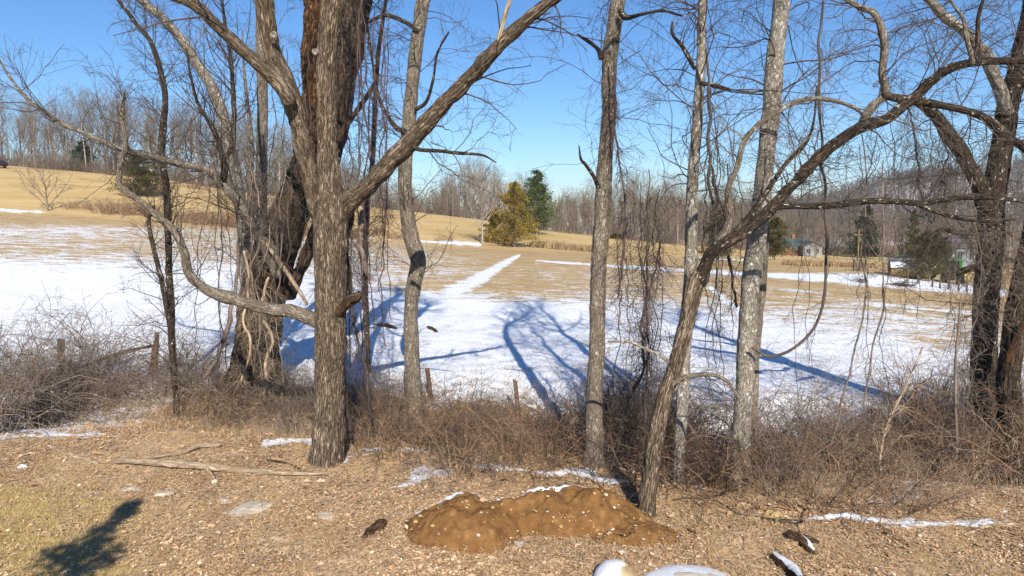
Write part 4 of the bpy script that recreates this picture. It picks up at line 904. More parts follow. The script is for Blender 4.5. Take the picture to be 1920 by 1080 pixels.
# ------------------------------------------------------------------ buildings, vehicles, farm things on the right
M['brick'] = plain('brick_wall', (.34, .15, .08), .85, .2, 0, .12, 12)
M['greenroof'] = plain('green_metal_roof', (.08, .11, .09), .5, .4, 0, .08, 3)
M['white'] = plain('white_paint', (.30, .29, .28), .7, .3, 0, .05, 2)
M['siding'] = plain('grey_siding', (.24, .25, .27), .7, .3, 0, .05, 2)
M['shingle'] = plain('brown_grey_shingles', (.13, .11, .12), .9, .2, 0, .15, 8)
M['glass'] = plain('window_glass', (.03, .04, .05), .15, .6, 0, .05, 1)
M['rub'] = plain('black_rubber', (.02, .02, .02), .8, .3, 0, .1, 8)
M['tgreen'] = plain('tractor_green', (.02, .25, .05), .35, .5, 0, .06, 4)
M['tyel'] = plain('yellow_paint', (.65, .45, .03), .4, .5, 0, .06, 4)
M['silver'] = plain('silver_car_paint', (.14, .15, .18), .4, .5, .2, .04, 4)
M['darkcar'] = plain('dark_red_car_paint', (.045, .015, .02), .3, .6, .2, .04, 4)
M['timber'] = plain('weathered_timber', (.13, .10, .075), .9, .2, 0, .25, 6, .01)
M['pole'] = plain('tan_pole_timber', (.36, .24, .12), .85, .2, 0, .15, 3)
M['hay'] = plain('old_hay', (.26, .19, .09), .95, .1, 0, .3, 9, .03)
M['metal'] = plain('grey_metal', (.35, .36, .37), .5, .5, .6, .1, 4)
def site(px, py, Y=None):
    if Y is None: g = gp(px, py)
    else: x = (px-960)/FPX*Y; g = np.array([x, Y, float(hz(x, Y))])
    return g, g[1]/FPX
def house(name, label, px, py, Y, w, dep, hw, hr, wall, roof, rz, wins, chim=None, along='x'):
    g, s = site(px, py, Y); r = empty(name, g, rz); tag(r, label, 'house' if name != 'shed' else 'shed')
    MB().box(-w/2, w/2, 0, dep, -1, hw).obj('wall', M[wall], r)
    o = .35
    if along == 'x':
        prof = [(-o, hw-.12), (dep/2, hw+hr), (dep+o, hw-.12), (dep+o, hw+.06), (dep/2, hw+hr+.2), (-o, hw+.06)]
        rf = MB().prism(prof, 'x', -w/2-o, w/2+o).obj('roof', M[roof], r)
        for sx_ in (-1, 1): MB().prism([(0, hw), (dep/2, hw+hr-.08), (dep, hw)], 'x', sx_*w/2-.06, sx_*w/2+.06).obj('gable', M[wall], r)
    else:
        prof = [(-w/2-o, hw-.12), (0, hw+hr), (w/2+o, hw-.12), (w/2+o, hw+.06), (0, hw+hr+.2), (-w/2-o, hw+.06)]
        rf = MB().prism(prof, 'y', -o, dep+o).obj('roof', M[roof], r)
        MB().prism([(-w/2, hw), (0, hw+hr-.08), (w/2, hw)], 'y', -.06, .06).obj('gable', M[wall], r)
    if chim: MB().box(chim-.3, chim+.3, dep/2-.3, dep/2+.3, hw+hr-.4, hw+hr+.9, .04).obj('chimney', M['brick'], rf)
    for wx, wz, ww, wh in wins:
        f = MB().box(wx-ww/2-.09, wx+ww/2+.09, -.09, .02, wz-.09, wz+wh+.09).obj('window', M['white'], r)
        MB().box(wx-ww/2, wx+ww/2, -.115, -.08, wz, wz+wh).obj('pane', M['glass'], f)
        MB().box(wx-.03, wx+.03, -.14, -.11, wz, wz+wh).obj('mullion', M['white'], f)
    return r
house('brick_house', 'low brick house with green roof beyond the meadow, left of the white shed', 1488, 486, 132, 7.5, 6, 1.9, 1.2, 'brick', 'greenroof', .15, [(-2.2, .6, 1, .9), (0, .6, 1, .9), (2.4, .6, .9, .9)], 1.5)
house('shed', 'small pale shed with grey roof next to the brick house', 1524, 488, 130, 3.4, 4, 2.0, .8, 'white', 'shingle', -.1, [(-.8, .8, .6, .7), (.8, .8, .6, .7)], None, 'y')
house('farmhouse', 'grey-sided farmhouse behind the green tractor at the right', 1830, 515, 122, 10, 8, 3.6, 2.0, 'siding', 'shingle', .2, [(-3.4, 1.4, 1, 1.5), (-.9, 1.4, 1, 1.5), (1.6, 1.4, 1, 1.5), (3.9, 1.4, .9, 1.5)], -2)

def wheel(parent, x, y, r, w, rim):
    t = MB(); t.cyl((x-w/2, y, r), 'x', r, w, 24); o = t.obj('wheel', M['rub'], parent)
    MB().cyl((x-w/2-.015, y, r), 'x', r*.58, w+.03, 18).obj('rim', M[rim], o)
    n = 22; L = MB()
    for i in range(n):
        a = 2*math.pi*i/n; c, s_ = math.cos(a), math.sin(a); V = []
        for dx in (-w/2, w/2):
            for dr in (0, .035*r/.5):
                for da in (-.05, .05): V.append((x+dx, y+(r+dr-.01)*math.cos(a+da), r+(r+dr-.01)*math.sin(a+da)))
        L.add(V, [(0, 1, 3, 2), (4, 6, 7, 5), (0, 2, 6, 4), (1, 5, 7, 3), (2, 3, 7, 6), (0, 4, 5, 1)])
    q = L.obj('tread', M['rub'], o); q['kind'] = 'stuff'
g, s = site(1786, 531); tr = empty('tractor', g, R(140)); tag(tr, 'green farm tractor with cab parked under the spreading cedar', 'tractor')
MB().box(-.36, .36, .5, 2.3, .75, 1.35, .08).obj('hood', M['tgreen'], tr); MB().box(-.30, .30, 2.3, 2.36, .8, 1.3, .02).obj('grille', M['rub'], tr)
MB().box(-.3, .3, -.9, 2.1, .45, .8, .04).obj('chassis', M['rub'], tr)
c_ = MB()
for x_ in (-.6, .6):
    for y_ in (-.85, .45): c_.box(x_-.05, x_+.05, y_-.05, y_+.05, .85, 2.35)
cb = MB().box(-.62, .62, -.9, .5, .78, 1.25, .05).obj('cab', M['tgreen'], tr)
o = c_.obj('cab_frame', M['tgreen'], cb); MB().box(-.56, .56, -.8, .4, 1.25, 2.3).obj('cab_glass', M['glass'], cb); MB().box(-.72, .72, -1.0, .62, 2.35, 2.5, .05).obj('cab_roof', M['tgreen'], cb)
MB().cyl((.28, 1.5, 1.35), 'z', .05, .8, 10).obj('exhaust', M['rub'], tr)
for sx_ in (-1, 1):
    wheel(tr, sx_*.82, -.35, .78, .42, 'tyel'); wheel(tr, sx_*.68, 1.85, .48, .3, 'tyel')
    MB().prism([(-1.2, 1.15), (-.9, 1.62), (.1, 1.68), (.4, 1.3), (.4, 1.38), (.12, 1.75), (-.95, 1.7), (-1.28, 1.18)], 'x', sx_*.82-.25, sx_*.82+.25).obj('fender', M['tgreen'], tr)
def car(label, g, rz, paint):
    c = empty('parked_car', g, rz); tag(c, label, 'car')
    MB().prism([(-2.2, .35), (-2.25, .75), (-2.1, .95), (-1.2, 1.0), (.9, .98), (2.0, .85), (2.25, .65), (2.25, .35)], 'x', -.88, .88).obj('body', M[paint], c)
    MB().prism([(-1.95, .97), (-1.45, 1.45), (.2, 1.47), (1.0, .97)], 'x', -.78, .78).obj('window', M['glass'], c)
    MB().prism([(-1.5, 1.44), (-1.4, 1.5), (.15, 1.52), (.28, 1.45)], 'x', -.76, .76).obj('roof', M[paint], c)
    for sx_ in (-1, 1):
        for y_ in (-1.35, 1.4): wheel(c, sx_*.8, y_, .33, .22, 'metal')
        MB().box(sx_*.62-.18, sx_*.62+.18, 2.2, 2.28, .6, .75, .02).obj('headlight', M['white'], c)
    return c
g, s = site(1690, 500, 116); car('silver car parked past the snowy round bales', g, R(60), 'silver')
x = (4-960)/FPX*140; car('dark red car on the crest of the hill at the left edge', (x, 140, float(hz(x, 140))), R(80), 'darkcar')

def bale(px, py, label, r=.75):
    g, s = site(px, py); b = empty('round_bale', g, R(rng.uniform(-25, 25))); tag(b, label, 'hay bale', 'round bales in a row')
    MB().cyl((-.7, 0, r*.93), 'x', r, 1.4, 22).obj('hay', M['hay'], b, smooth=False)
    n = 14; V = []; F = []
    for i, x_ in enumerate(np.linspace(-.72, .72, 8)):
        for j in range(n+1):
            a = math.pi*(.12+.76*j/n); rr = r+.10*math.sin(math.pi*j/n)**.5*(1-abs(x_)**6)+.02*math.sin(x_*9+j); V.append((x_, rr*math.cos(a), r*.93+rr*math.sin(a)))
    for i in range(7):
        for j in range(n): q = i*(n+1)+j; F.append((q, q+1, q+n+2, q+n+1))
    MB().add(V, F).obj('snow_cap', M['snow'], b, smooth=True)
for i, (px, py) in enumerate([(1681, 519), (1699, 521), (1717, 523), (1735, 523)]):
    bale(px, py, ['leftmost snow topped round bale beside the brush pile', 'second snow topped round bale from the brush pile', 'third snow topped round bale from the brush pile', 'snow topped round bale nearest the spreading cedar'][i])
g, s = site(1612, 508); pl = empty('slatted_panel', g, .2); tag(pl, 'dark slatted wooden fence panel standing at the meadow edge left of the bales', 'fence panel')
for i in range(5): MB().box(-.8, .8, -.03, .02, .12+i*.24, .27+i*.24, .01).obj('slat', M['timber'], pl)
for x_ in (-.75, 0, .75): MB().box(x_-.06, x_+.06, .023, .13, -.2, 1.35, .01).obj('post', M['timber'], pl)
def pole(px, pyb, pyt, label, Y=None, tf=True):
    g, s = site(px, pyb, Y); h = at(px, pyt, g[1])[2]-g[2]; r = empty('utility_pole', g, .3); tag(r, label, 'utility pole')
    MB().cyl((0, 0, -.5), 'z', .17, h+.5, 12, .12).obj('pole', M['pole'], r)
    MB().box(-1.1, 1.1, -.2, -.08, h-.9, h-.75, .01).obj('crossarm', M['pole'], r)
    for x_ in (-1, -.4, .4, 1): MB().cyl((x_, -.14, h-.75), 'z', .05, .14, 8).obj('insulator', M['white'], r)
    if tf: MB().cyl((.32, -.1, h*.62), 'z', .23, .8, 14).obj('transformer', M['metal'], r)
    return g, h
g1, h1 = pole(1609, 492, 432, 'tan wooden utility pole with transformer in front of the dark spruce', 124)
g2, h2 = pole(951, 440, 343, 'pale utility pole top sticking up behind the golden juniper', 135, False)
# rustic posts by the farmyard and bramble line
def post(px, py, hpx, label, w=5, lean=(0, 0), group=None, grp2=None):
    g, s = site(px, py); h = hpx*s; r = w*s*.5; n = 10; V = []; F = []
    rr = np.random.default_rng(int(px)); lv = 6
    for k in range(lv):
        t = k/(lv-1)
        for i in range(n):
            a = 2*math.pi*i/n; q = r*(1+.16*math.sin(3*a+px)+rr.uniform(-.08, .08))*(1-.12*t); zz = -.25+(h+.25)*t+(rr.uniform(-.05, .05)*h if k == lv-1 else 0)
            V.append((q*math.cos(a)+lean[0]*t*h, q*math.sin(a)+lean[1]*t*h, zz))
    for k in range(lv-1):
        for i in range(n): F.append((k*n+i, k*n+(i+1) % n, (k+1)*n+(i+1) % n, (k+1)*n+i))
    F.append(tuple(range((lv-1)*n, lv*n)))
    V = np.array(V); me = MB().add(V, F).obj('wooden_post', M['wood_d2'], None, g)
    tag(me, label, 'post', group)
M['wood_d2'] = plain('old_post_wood', (.15, .095, .06), .95, .1, 0, .35, 9, .02)
post(112, 700, 66, 'stout leaning old post in the bramble at far left', 13, (.10, 0))
post(277, 702, 66, 'left of two close leaning posts between the saplings', 8, (.28, 0))
post(289, 700, 78, 'right and taller of two close leaning posts between the saplings', 9, (.12, 0))
post(810, 745, 56, 'short dark post just right of the crooked slim tree', 9, (-.15, 0))
post(975, 782, 74, 'thin leaning post in the brambles left of the straight middle tree', 9, (-.14, 0))
post(1632, 845, 80, 'brown rotten post in the brambles below the snow shadow', 14, (.05, 0))
for i, (px, py) in enumerate([(1748, 538), (1762, 540), (1778, 543), (1797, 545), (1812, 548), (1836, 552), (1701, 530), (1721, 532)]):
    post(px, py, 17, 'small fence post standing in snow before the tractor and cedar', 3.5, (0, 0), 'small posts before the farmyard')
# brush pile with snow
def pile(px, py, s_, label, seed, mat='bramble_d'):
    g, s = site(px, py); r = empty('brush_pile', g); tag(r, label, 'brush pile')
    me = brush_mesh('sticks', 90, 1.6*s_, 1.8*s_, seed, mat, thick=.04, rin=.8, ang0=(60, 88), bias=(0, 0, -.1)); o = link('sticks', me, r); o['kind'] = 'stuff'
    V = []; F = []; n = 18
    for k in range(5):
        for i in range(n): a = 2*math.pi*i/n; q = k/4*1.5*s_*(1+.25*math.sin(2*a+1)+.1*math.sin(5*a)); V.append((q*math.cos(a), q*.6*math.sin(a), .55*s_*(1-(k/4)**2)+.05))
    for k in range(4):
        for i in range(n): F.append((k*n+i, (k+1)*n+i, (k+1)*n+(i+1) % n, k*n+(i+1) % n))
    MB().add(V, F).obj('snow_cap', M['snow'], r, smooth=True)
pile(1650, 531, 1.0, 'snow dusted pile of dark branches on the white strip before the bales', 500)
# wires
w_ = Twigs(); A = np.array([*g2[:2], g2[2]+h2-.7]); B_ = np.array([*g1[:2], g1[2]+h1-.7])
for q in (-.9, .9):
    t = np.linspace(0, 1, 24)[:, None]; Pw = A*(1-t)+B_*t; Pw[:, 2] -= (2.2*4*t*(1-t))[:, 0]; Pw[:, 0] += q*.2; Pw[:, 2] += q*.2; w_.add(Pw[None], np.full((1, 24), .018), 3)
me = w_.mesh('power_line', M['rub']); o = link('power_line', me); tag(o, 'thin power line sagging between the two utility poles over the meadow', 'power line', kind=None)

# ------------------------------------------------------------------ brambles by the ditch
near_b = [brush_mesh('stems', 50, 1.6, 1.5, 240+i, ('bramble', 'bramble', 'bramble_d', 'bramble', 'bramble_d', 'bramble_p')[i % 6], thick=.0125, n2=4, n3=6, rin=.9, bias=(0, 0, -.09), ang0=(0, 65), arch=.28) for i in range(6)]
dark_b = [brush_mesh('stems', 55, 1.6, 1.5, 250+i, 'bramble_d', thick=.012, n2=4, n3=7, rin=.8, bias=(0, 0, -.07), ang0=(0, 60), arch=.24) for i in range(4)]
pale_b = [brush_mesh('stems', 60, 1.5, 1.4, 260+i, 'bramble_p', thick=.009, n2=3, n3=5, rin=.8, bias=(0, 0, -.06), ang0=(0, 60)) for i in range(3)]
big_b = [brush_mesh('stems', 46, 3.0, 1.6, 270+i, 'twig_grey', thick=.019, n2=7, n3=16, rin=.35, bias=(0, 0, -.11), arch=.30, ang0=(5, 42)) for i in range(3)]
low_b = [brush_mesh('stems', 110, .8, 2.2, 280+i, ('bramble', 'bramble_p', 'bramble_d')[i], thick=.008, n2=3, n3=4, rin=1.0, bias=(0, 0, -.10), ang0=(30, 85)) for i in range(3)]
def B(kind, px, py, s, lab, grp=None, **k): bush(kind, gp(px, py), s, lab, grp, **k)
for px, py, s, lab in [(45, 800, 1.12, 'big arching grey bush at the left edge above the leaf strewn bank'), (-30, 815, 1.1, 'arching grey bush partly cut off by the left edge'), (120, 770, .8, 'grey bush with dark stems second from the left edge'),
                       (215, 748, .9, 'multi stemmed grey bush in front of the leaning posts'), (20, 730, .85, 'grey bush behind the big left one, spreading over snow')]:
    B(big_b, px, py, s*.88, lab)
ORD = 'first second third fourth fifth sixth seventh eighth ninth tenth eleventh twelfth thirteenth fourteenth fifteenth sixteenth'.split()
def zone_bushes(kind, n, x0, x1, y0, y1, s0, s1, lab, grp, slope=0.0):
    for i in range(n):
        px = x0+(x1-x0)*(i+.15+.7*rng.random())/n; py = rng.uniform(y0, y1)+slope*(px-x0); B(kind, px, py, rng.uniform(s0, s1), lab+', '+ORD[i]+' from left', grp)
B(big_b, 330, 752, .8, 'tall thin grey shrub between the leaning posts and the huge dark trunk'); B(big_b, 430, 742, .7, 'thin grey shrub against the left side of the huge dark trunk'); B(big_b, 160, 725, .9, 'thin grey shrub rising behind the left bank bushes')
zone_bushes(dark_b, 6, 410, 580, 745, 790, .5, .7, 'dark wiry brush round the huge dark trunk', 'dark brush round the huge trunk')
zone_bushes(pale_b, 6, 130, 400, 745, 800, .35, .6, 'low dry weed clump on the patchy snow bank at left', 'low weeds on the left bank')
zone_bushes(near_b, 5, 150, 420, 700, 760, .5, .7, 'thin brown bramble on the snow by the leaning posts', 'brambles by the leaning posts')
zone_bushes(near_b, 9, 395, 560, 735, 800, .55, .8, 'brown bramble heaped round the foot of the huge dark trunk', 'brambles round the huge trunk')
zone_bushes(pale_b, 6, 410, 580, 780, 825, .3, .5, 'pale dry weed clump below the huge dark trunk', 'pale weeds below the huge trunk')
zone_bushes(big_b, 3, 655, 760, 790, 830, .45, .6, 'thin upright shrub between the broad trunk and the crooked tree', 'upright shrubs right of the broad trunk')
zone_bushes(big_b, 3, 500, 590, 770, 810, .4, .55, 'thin upright shrub between the huge dark trunk and the broad trunk', 'upright shrubs left of the broad trunk')
zone_bushes(near_b, 7, 655, 760, 770, 840, .65, .95, 'brown bramble between the broad trunk and the crooked slim tree', 'brambles between broad and crooked trunks')
zone_bushes(pale_b, 4, 655, 760, 800, 860, .45, .8, 'pale leaning dry stems right of the broad trunk foot', 'pale stems right of the broad trunk')
zone_bushes(near_b, 11, 790, 1070, 780, 870, .5, 1.0, 'dense brown bramble between the crooked tree and the middle tree', 'brambles between crooked and middle trees')
zone_bushes(low_b, 5, 800, 1060, 790, 850, .7, 1.0, 'low mat of brown stems between the crooked tree and the middle tree', 'low stem mats left of the middle tree')
B(pale_b, 845, 908, .62, 'upright dry shrub alone in front of the brambles by the snow patch')
zone_bushes(dark_b, 9, 1070, 1260, 800, 895, .6, 1.1, 'dark leafless thicket bush between the middle and pale trunks', 'thicket between middle and pale trunks')
zone_bushes(near_b, 6, 1150, 1370, 800, 890, .6, 1.0, 'brown bramble behind the leaning lichened tree', 'brambles behind the lichened tree')
zone_bushes(dark_b, 5, 1300, 1370, 830, 905, .7, 1.0, 'dark brush in the ditch left of the smooth pair', 'dark brush left of the smooth pair')
zone_bushes(near_b, 11, 1425, 1900, 830, 930, .5, 1.15, 'dense brown bramble in the ditch right of the smooth pair', 'brambles right of the smooth pair', .02)
zone_bushes(dark_b, 6, 1425, 1900, 850, 915, .5, .9, 'dark brush deep in the ditch right of the smooth pair', 'dark brush right of the smooth pair', .02)
zone_bushes(low_b, 4, 1425, 1920, 850, 915, .5, .8, 'low brown stem mat along the right ditch', 'low stem mats on the right', .02)
zone_bushes(pale_b, 6, 1430, 1920, 890, 935, .35, .6, 'pale dry grass stems at the near lip of the right ditch', 'pale stems on the right ditch lip', .03)
zone_bushes(big_b, 7, 1430, 1760, 850, 900, .5, .7, 'thin upright shrub rising above the brambles right of the smooth pair', 'upright shrubs right of the smooth pair')
zone_bushes(big_b, 4, 1150, 1260, 820, 880, .5, .75, 'thin dark upright shrub between the middle trunk and the leaning tree', 'upright shrubs right of the middle trunk')
zone_bushes(big_b, 3, 830, 1060, 800, 860, .45, .6, 'thin upright shrub in the brambles between crooked and middle trees', 'upright shrubs left of the middle trunk')
zone_bushes(near_b, 12, 1780, 1930, 760, 900, .9, 1.4, 'tall brown bramble climbing round the right edge trunks', 'tall brambles at the right edge')
zone_bushes(big_b, 3, 1780, 1930, 790, 850, .55, .75, 'arching grey bush among the right edge trunks', 'grey bushes at the right edge')

# ------------------------------------------------------------------ mound of soil
def soft(L):
    q = sum(np.maximum(l, 0)**2.2 for l in L); return q**(1/2.2)
def mound_h(x, y):
    def lobe(cx, cy, rx, ry, h, p=2.2): return h*np.clip(1-(np.abs((x-cx)/rx)**p+np.abs((y-cy)/ry)**p)+(fbm(x*2.2, y*2.2, 0, 64)-.5)*.5, 0, 1)**.9
    m = soft([lobe(mA[0], mA[1], .98, .75, .46), lobe(mB[0], mB[1], 1.25, .66, .52), lobe(mC[0], mC[1], .75, .40, .20), lobe(mD[0], mD[1]+.15, .8, .4, .24)])
    return m*(1+.5*(fbm(x*3, y*3, 0, 61)-.5))+np.where(m > .02, (vn(x*14, y*14, 0, 62)-.5)*.03+(vn(x*31, y*31, 0, 65)-.5)*.018, 0)
mA = gp(872, 990); mB = gp(1080, 975); mC = gp(1190, 1003); mD = gp(985, 975)
nx, ny = 260, 150; gx = np.linspace(mA[0]-1.3, mC[0]+1.2, nx); gy = np.linspace(mA[1]-1.2, mB[1]+1.1, ny)
X, Y = np.meshgrid(gx, gy); H = mound_h(X, Y)
Hr = np.asarray(H); G = hz(X, Y)
edge_n = (fbm(X*2.5, Y*2.5, 0, 63)-.5)*.12
Zm = G+Hr-.035+edge_n*.1
snow_m = sm(.012, .06, (np.roll(Hr, 1, 0)-Hr)/(gy[1]-gy[0])*.05+.0)*0
gyd = -np.gradient(Hr, gy, axis=0)      # falls away from the south side
gz_ = np.gradient(Hr, gy, axis=0)*-1; crest = sm(-.85, -.4, gz_)*sm(.10, .17, Hr)*sm(-.1, .25, Y-(mA[1]+.15+(X-mA[0])*(mB[1]-mA[1])/(mB[0]-mA[0])))*.95
idx = np.arange(nx*ny).reshape(ny, nx); keepq = (Hr[:-1, :-1] > .004) | (Hr[1:, 1:] > .004)
Q = np.stack([idx[:-1, :-1], idx[:-1, 1:], idx[1:, 1:], idx[1:, :-1]], -1)[keepq]
def soil_material():
    m, nt, b = nmat('orange_soil', .95, .05); P = geo(nt)
    c = ramp(nt, noise(nt, P, 5, 6, .7), [(.3, (.11, .055, .021)), (.55, (.21, .107, .04)), (.75, (.32, .185, .08))])
    v = nt.nodes.new('ShaderNodeTexVoronoi'); v.inputs['Scale'].default_value = 30; nt.links.new(P, v.inputs['Vector'])
    sep = nt.nodes.new('ShaderNodeSeparateColor'); nt.links.new(v.outputs['Color'], sep.inputs[0])
    pk = math_(nt, 'MULTIPLY', math_(nt, 'GREATER_THAN', sep.outputs[1], .985), math_(nt, 'LESS_THAN', v.outputs['Distance'], .38))
    c = mix(nt, pk, c, (.50, .36, .18))
    sn = attr(nt, 'snow').outputs['Fac']
    mk = ramp(nt, math_(nt, 'ADD', sn, math_(nt, 'MULTIPLY', math_(nt, 'SUBTRACT', noise(nt, P, 9, 4), .5), .5)), [(.44, (0, 0, 0)), (.52, (1, 1, 1))])
    c = mix(nt, mk, c, (.85, .87, .90)); nt.links.new(c, b.inputs['Base Color'])
    bump(nt, b, noise(nt, P, 40, 5, .8), .7, .02); return m
M['soil'] = soil_material()
used = np.unique(Q); remap = np.full(nx*ny, -1); remap[used] = np.arange(len(used))
Vm = np.stack([X, Y, Zm], -1).reshape(-1, 3)[used]
mr = empty('soil_mound', (mA[0], mA[1], mA[2])); tag(mr, 'two-humped mound of bare orange brown soil with a rim of snow along its top', 'soil mound')
link('soil', mesh_np('soil', Vm-mA, remap[Q.reshape(-1, 4)], M['soil'], {'snow': crest.reshape(-1)[used]}), mr)
def rock_mesh(name, seed, mat, flat=.7, n=14, m=9, rough=.25):
    V = []; F = []
    for i in range(m+1):
        ph = math.pi*i/m
        for j in range(n):
            th = 2*math.pi*j/n; d = np.array([math.sin(ph)*math.cos(th), math.sin(ph)*math.sin(th), math.cos(ph)])
            q = 1+rough*(float(fbm(d[0]*1.5+seed, d[1]*1.5, d[2]*1.5, seed))-.5)*2; V.append(d*q*np.array([1, 1, flat]))
    for i in range(m):
        for j in range(n): F.append((i*n+j, (i+1)*n+j, (i+1)*n+(j+1) % n, i*n+(j+1) % n))
    me = bpy.data.meshes.new(name); me.from_pydata([tuple(map(float, v)) for v in V], [], F); me.materials.append(mat); me.update()
    for p in me.polygons: p.use_smooth = False
    return me
M['stone'] = plain('pale_stone', (.50, .44, .35), .85, .2, 0, .15, 9, .005)
M['stone_y'] = plain('ochre_stone', (.46, .32, .14), .85, .2, 0, .15, 9, .005)
rocks = [rock_mesh('stone', i, M['stone'] if i % 2 else M['stone_y'], n=9, m=6) for i in range(5)]
for i in range(30):
    x_ = rng.uniform(mA[0]-.9, mC[0]+.4); y_ = rng.uniform(mA[1]-.7, mB[1]+.1); hh = float(mound_h(np.array([x_]), np.array([y_]))[0])
    if hh < .06: continue
    q = link('stone', rocks[i % 5], mr, (x_-mA[0], y_-mA[1], float(hz(x_, y_))+hh-.03-mA[2])); sc_ = rng.uniform(.012, .035); q.scale = (sc_*1.3, sc_, sc_); q.rotation_euler = (0, 0, rng.uniform(0, 6))
def stone(px, py, r, label, flat=.6, mat='stone', seed=0, rz=0, asp=1.4):
    g = gp(px, py); o = link('stone', rock_mesh('stone', seed+20, M[mat], flat, 14, 9, .7), None, (g[0], g[1], g[2]+r*flat*.05)); o.scale = (r*asp, r, r); o.rotation_euler = (0, 0, rz); tag(o, label, 'stone'); return o
stone(972, 1021, .05, 'white fist-sized stone lying below the saddle of the soil mound', .8, 'white', 1)
stone(882, 977, .05, 'pale oval stone half sunk in the left hump of the soil mound', .6, 'stone', 2)
stone(42, 876, .075, 'snow white stone alone near the left edge', .7, 'snow', 3)
stone(465, 955, .24, 'flat pale slab lying in the leaves left of the soil mound', .18, 'stone', 4, .55, 1.7)
stone(612, 968, .15, 'small flat pale slab, right one of two in the leaves', .2, 'stone', 5, -.6, 1.7)
stone(415, 940, .10, 'small flat grey stone left of the pale slab', .25, 'stone', 6, .2, 1.8)
stone(245, 917, .10, 'low grey stone among the leaves below the fallen pole', .3, 'stone', 7, .2, 1.6)
stone(310, 925, .12, 'low crumbly grey stone in the leaves, right of another below the fallen pole', .3, 'stone', 8, .1, 1.6)
stone(1450, 968, .15, 'orange brown block lying by the fallen branch at right', .6, 'stone_y', 9, .2, 1.2)

# ------------------------------------------------------------------ fallen wood
def fallen(label, pts, mat, name='fallen_branch', cat='fallen branch', lift=.6, ridge=.12, seed=0, snow=False, forks=()):
    """pts: (column,row,half width px) along the ground"""
    T = []
    for px, py, hw in pts:
        g = gp(px, py); r = hw*g[1]/FPX; T.append([g[0], g[1], g[2]+r*lift, r])
    T = np.array(T); r = Tree(name, label, (T[0, 0], T[0, 1], T[0, 2]), cat)
    _, c = r.limb('stem', T, M[mat], ridge=ridge, seed=seed+7, lump=.06, sides=14)
    for f in forks:
        T2 = []
        for px, py, hw, up in f:
            g = gp(px, py); rr = hw*g[1]/FPX; T2.append([g[0], g[1], g[2]+rr*lift+up, rr])
        r.limb('side_branch', np.array(T2), M[mat], ridge=ridge, seed=seed+9, sides=10)
    if snow:
        n = 40; C = catmull(T, n); V = []; F = []; m = 8
        for i in range(n):
            w = math.sin(math.pi*min(1, max(0, (i+.5)/n)))**.4*(.72+.12*math.sin(i*.33+seed)+.05*math.sin(i*.9))
            tn = C[min(i+1, n-1), :3]-C[max(i-1, 0), :3]; tn /= np.linalg.norm(tn); s_ = np.cross(tn, [0, 0, 1]); s_ /= np.linalg.norm(s_)
            for j in range(m+1):
                a = math.pi*(.5+(j/m-.5)*.78*w); rr = C[i, 3]*(1.02+.28*w*math.sin(math.pi*j/m)**.6); V.append(C[i, :3]+s_*rr*math.cos(a)+np.array([0, 0, 1])*rr*math.sin(a))
        for i in range(n-1):
            for j in range(m): q = i*(m+1)+j; F.append((q, q+1, q+m+2, q+m+1))
        MB().add(np.array(V)-T[0, :3], F).obj('snow_cap', M['snow'], r.root, smooth=True)
    return r
fallen('long bleached pole lying left of the broad trunk, pointing to it', [(215, 871, 4.5), (300, 877, 6.5), (380, 884, 6.5), (460, 889, 6), (540, 893, 4), (622, 891, 2.6)], 'wood_p', 'fallen_pole', 'fallen pole', 1.4, seed=1, forks=[[(385, 884, 4, .05), (392, 893, 4, .05), (402, 902, 3, 0)]])
fallen('pale thin branch lying at far left above the grass', [(88, 836, 2.5), (118, 850, 3), (150, 860, 4), (185, 870, 2)], 'wood_p', seed=2)
fallen('crooked tan branch behind the long bleached pole', [(270, 864, 2.5), (335, 856, 3.2), (375, 843, 3.5), (415, 838, 2.5)], 'wood_p', lift=2, seed=3)
fallen('dark curved stick near the foot of the broad trunk, on its left', [(500, 864, 1.5), (535, 870, 2.6), (565, 882, 2)], 'wood_d', seed=4)
fallen('lichened branch on the leaves at right, below the smooth trunks', [(1330, 932, 1.2), (1385, 964, 2), (1430, 975, 3.2), (1470, 981, 4), (1506, 983, 4)], 'bark_l', seed=5)
fallen('short snow covered log with a stub, upper of two at the lower right', [(1478, 1008, 8), (1500, 1017, 8), (1515, 1030, 8), (1526, 1042, 6)], 'wood_d', 'log', 'log', .9, seed=6, snow=True, forks=[[(1490, 1012, 5, .03), (1515, 1017, 4, .05), (1536, 1022, 3, .03)]])
fallen('snow covered log running out of the bottom edge at lower right', [(1450, 1048, 8), (1466, 1062, 10), (1486, 1080, 12), (1500, 1100, 12)], 'wood_d', 'log', 'log', .9, seed=7, snow=True)
fallen('rotten dark wood chunk in the leaves left of the soil mound', [(680, 1010, 5), (700, 998, 9), (722, 980, 8)], 'wood_d', 'log', 'log', .4, .4, seed=8)
fallen('brown log on the snow seen between the broad trunk and the crooked tree', [(700, 609, 2), (722, 612, 4), (742, 617, 3)], 'wood_d', 'log', 'log', .2, seed=9)
fallen('small bark chunk on the snow right of the crooked slim tree', [(800, 614, 3), (812, 618, 4), (819, 623, 3)], 'wood_d', 'log', 'log', .2, seed=10)
fallen('thin pale curved stick in front of the right hump of the mound', [(1040, 990, 1), (1058, 1010, 1.5), (1080, 1020, 1.2), (1100, 1024, .8)], 'wood_p', seed=11)
fallen('pale half buried pole lying along the right ditch lip', [(1800, 1008, 2), (1850, 990, 3.5), (1905, 984, 3)], 'wood_p', seed=12)
fallen('dark dead branch propped over the brush below the leaning posts', [(150, 705, 2.5), (200, 690, 3.5), (260, 672, 3), (300, 660, 2)], 'bark_a', lift=6, seed=13)
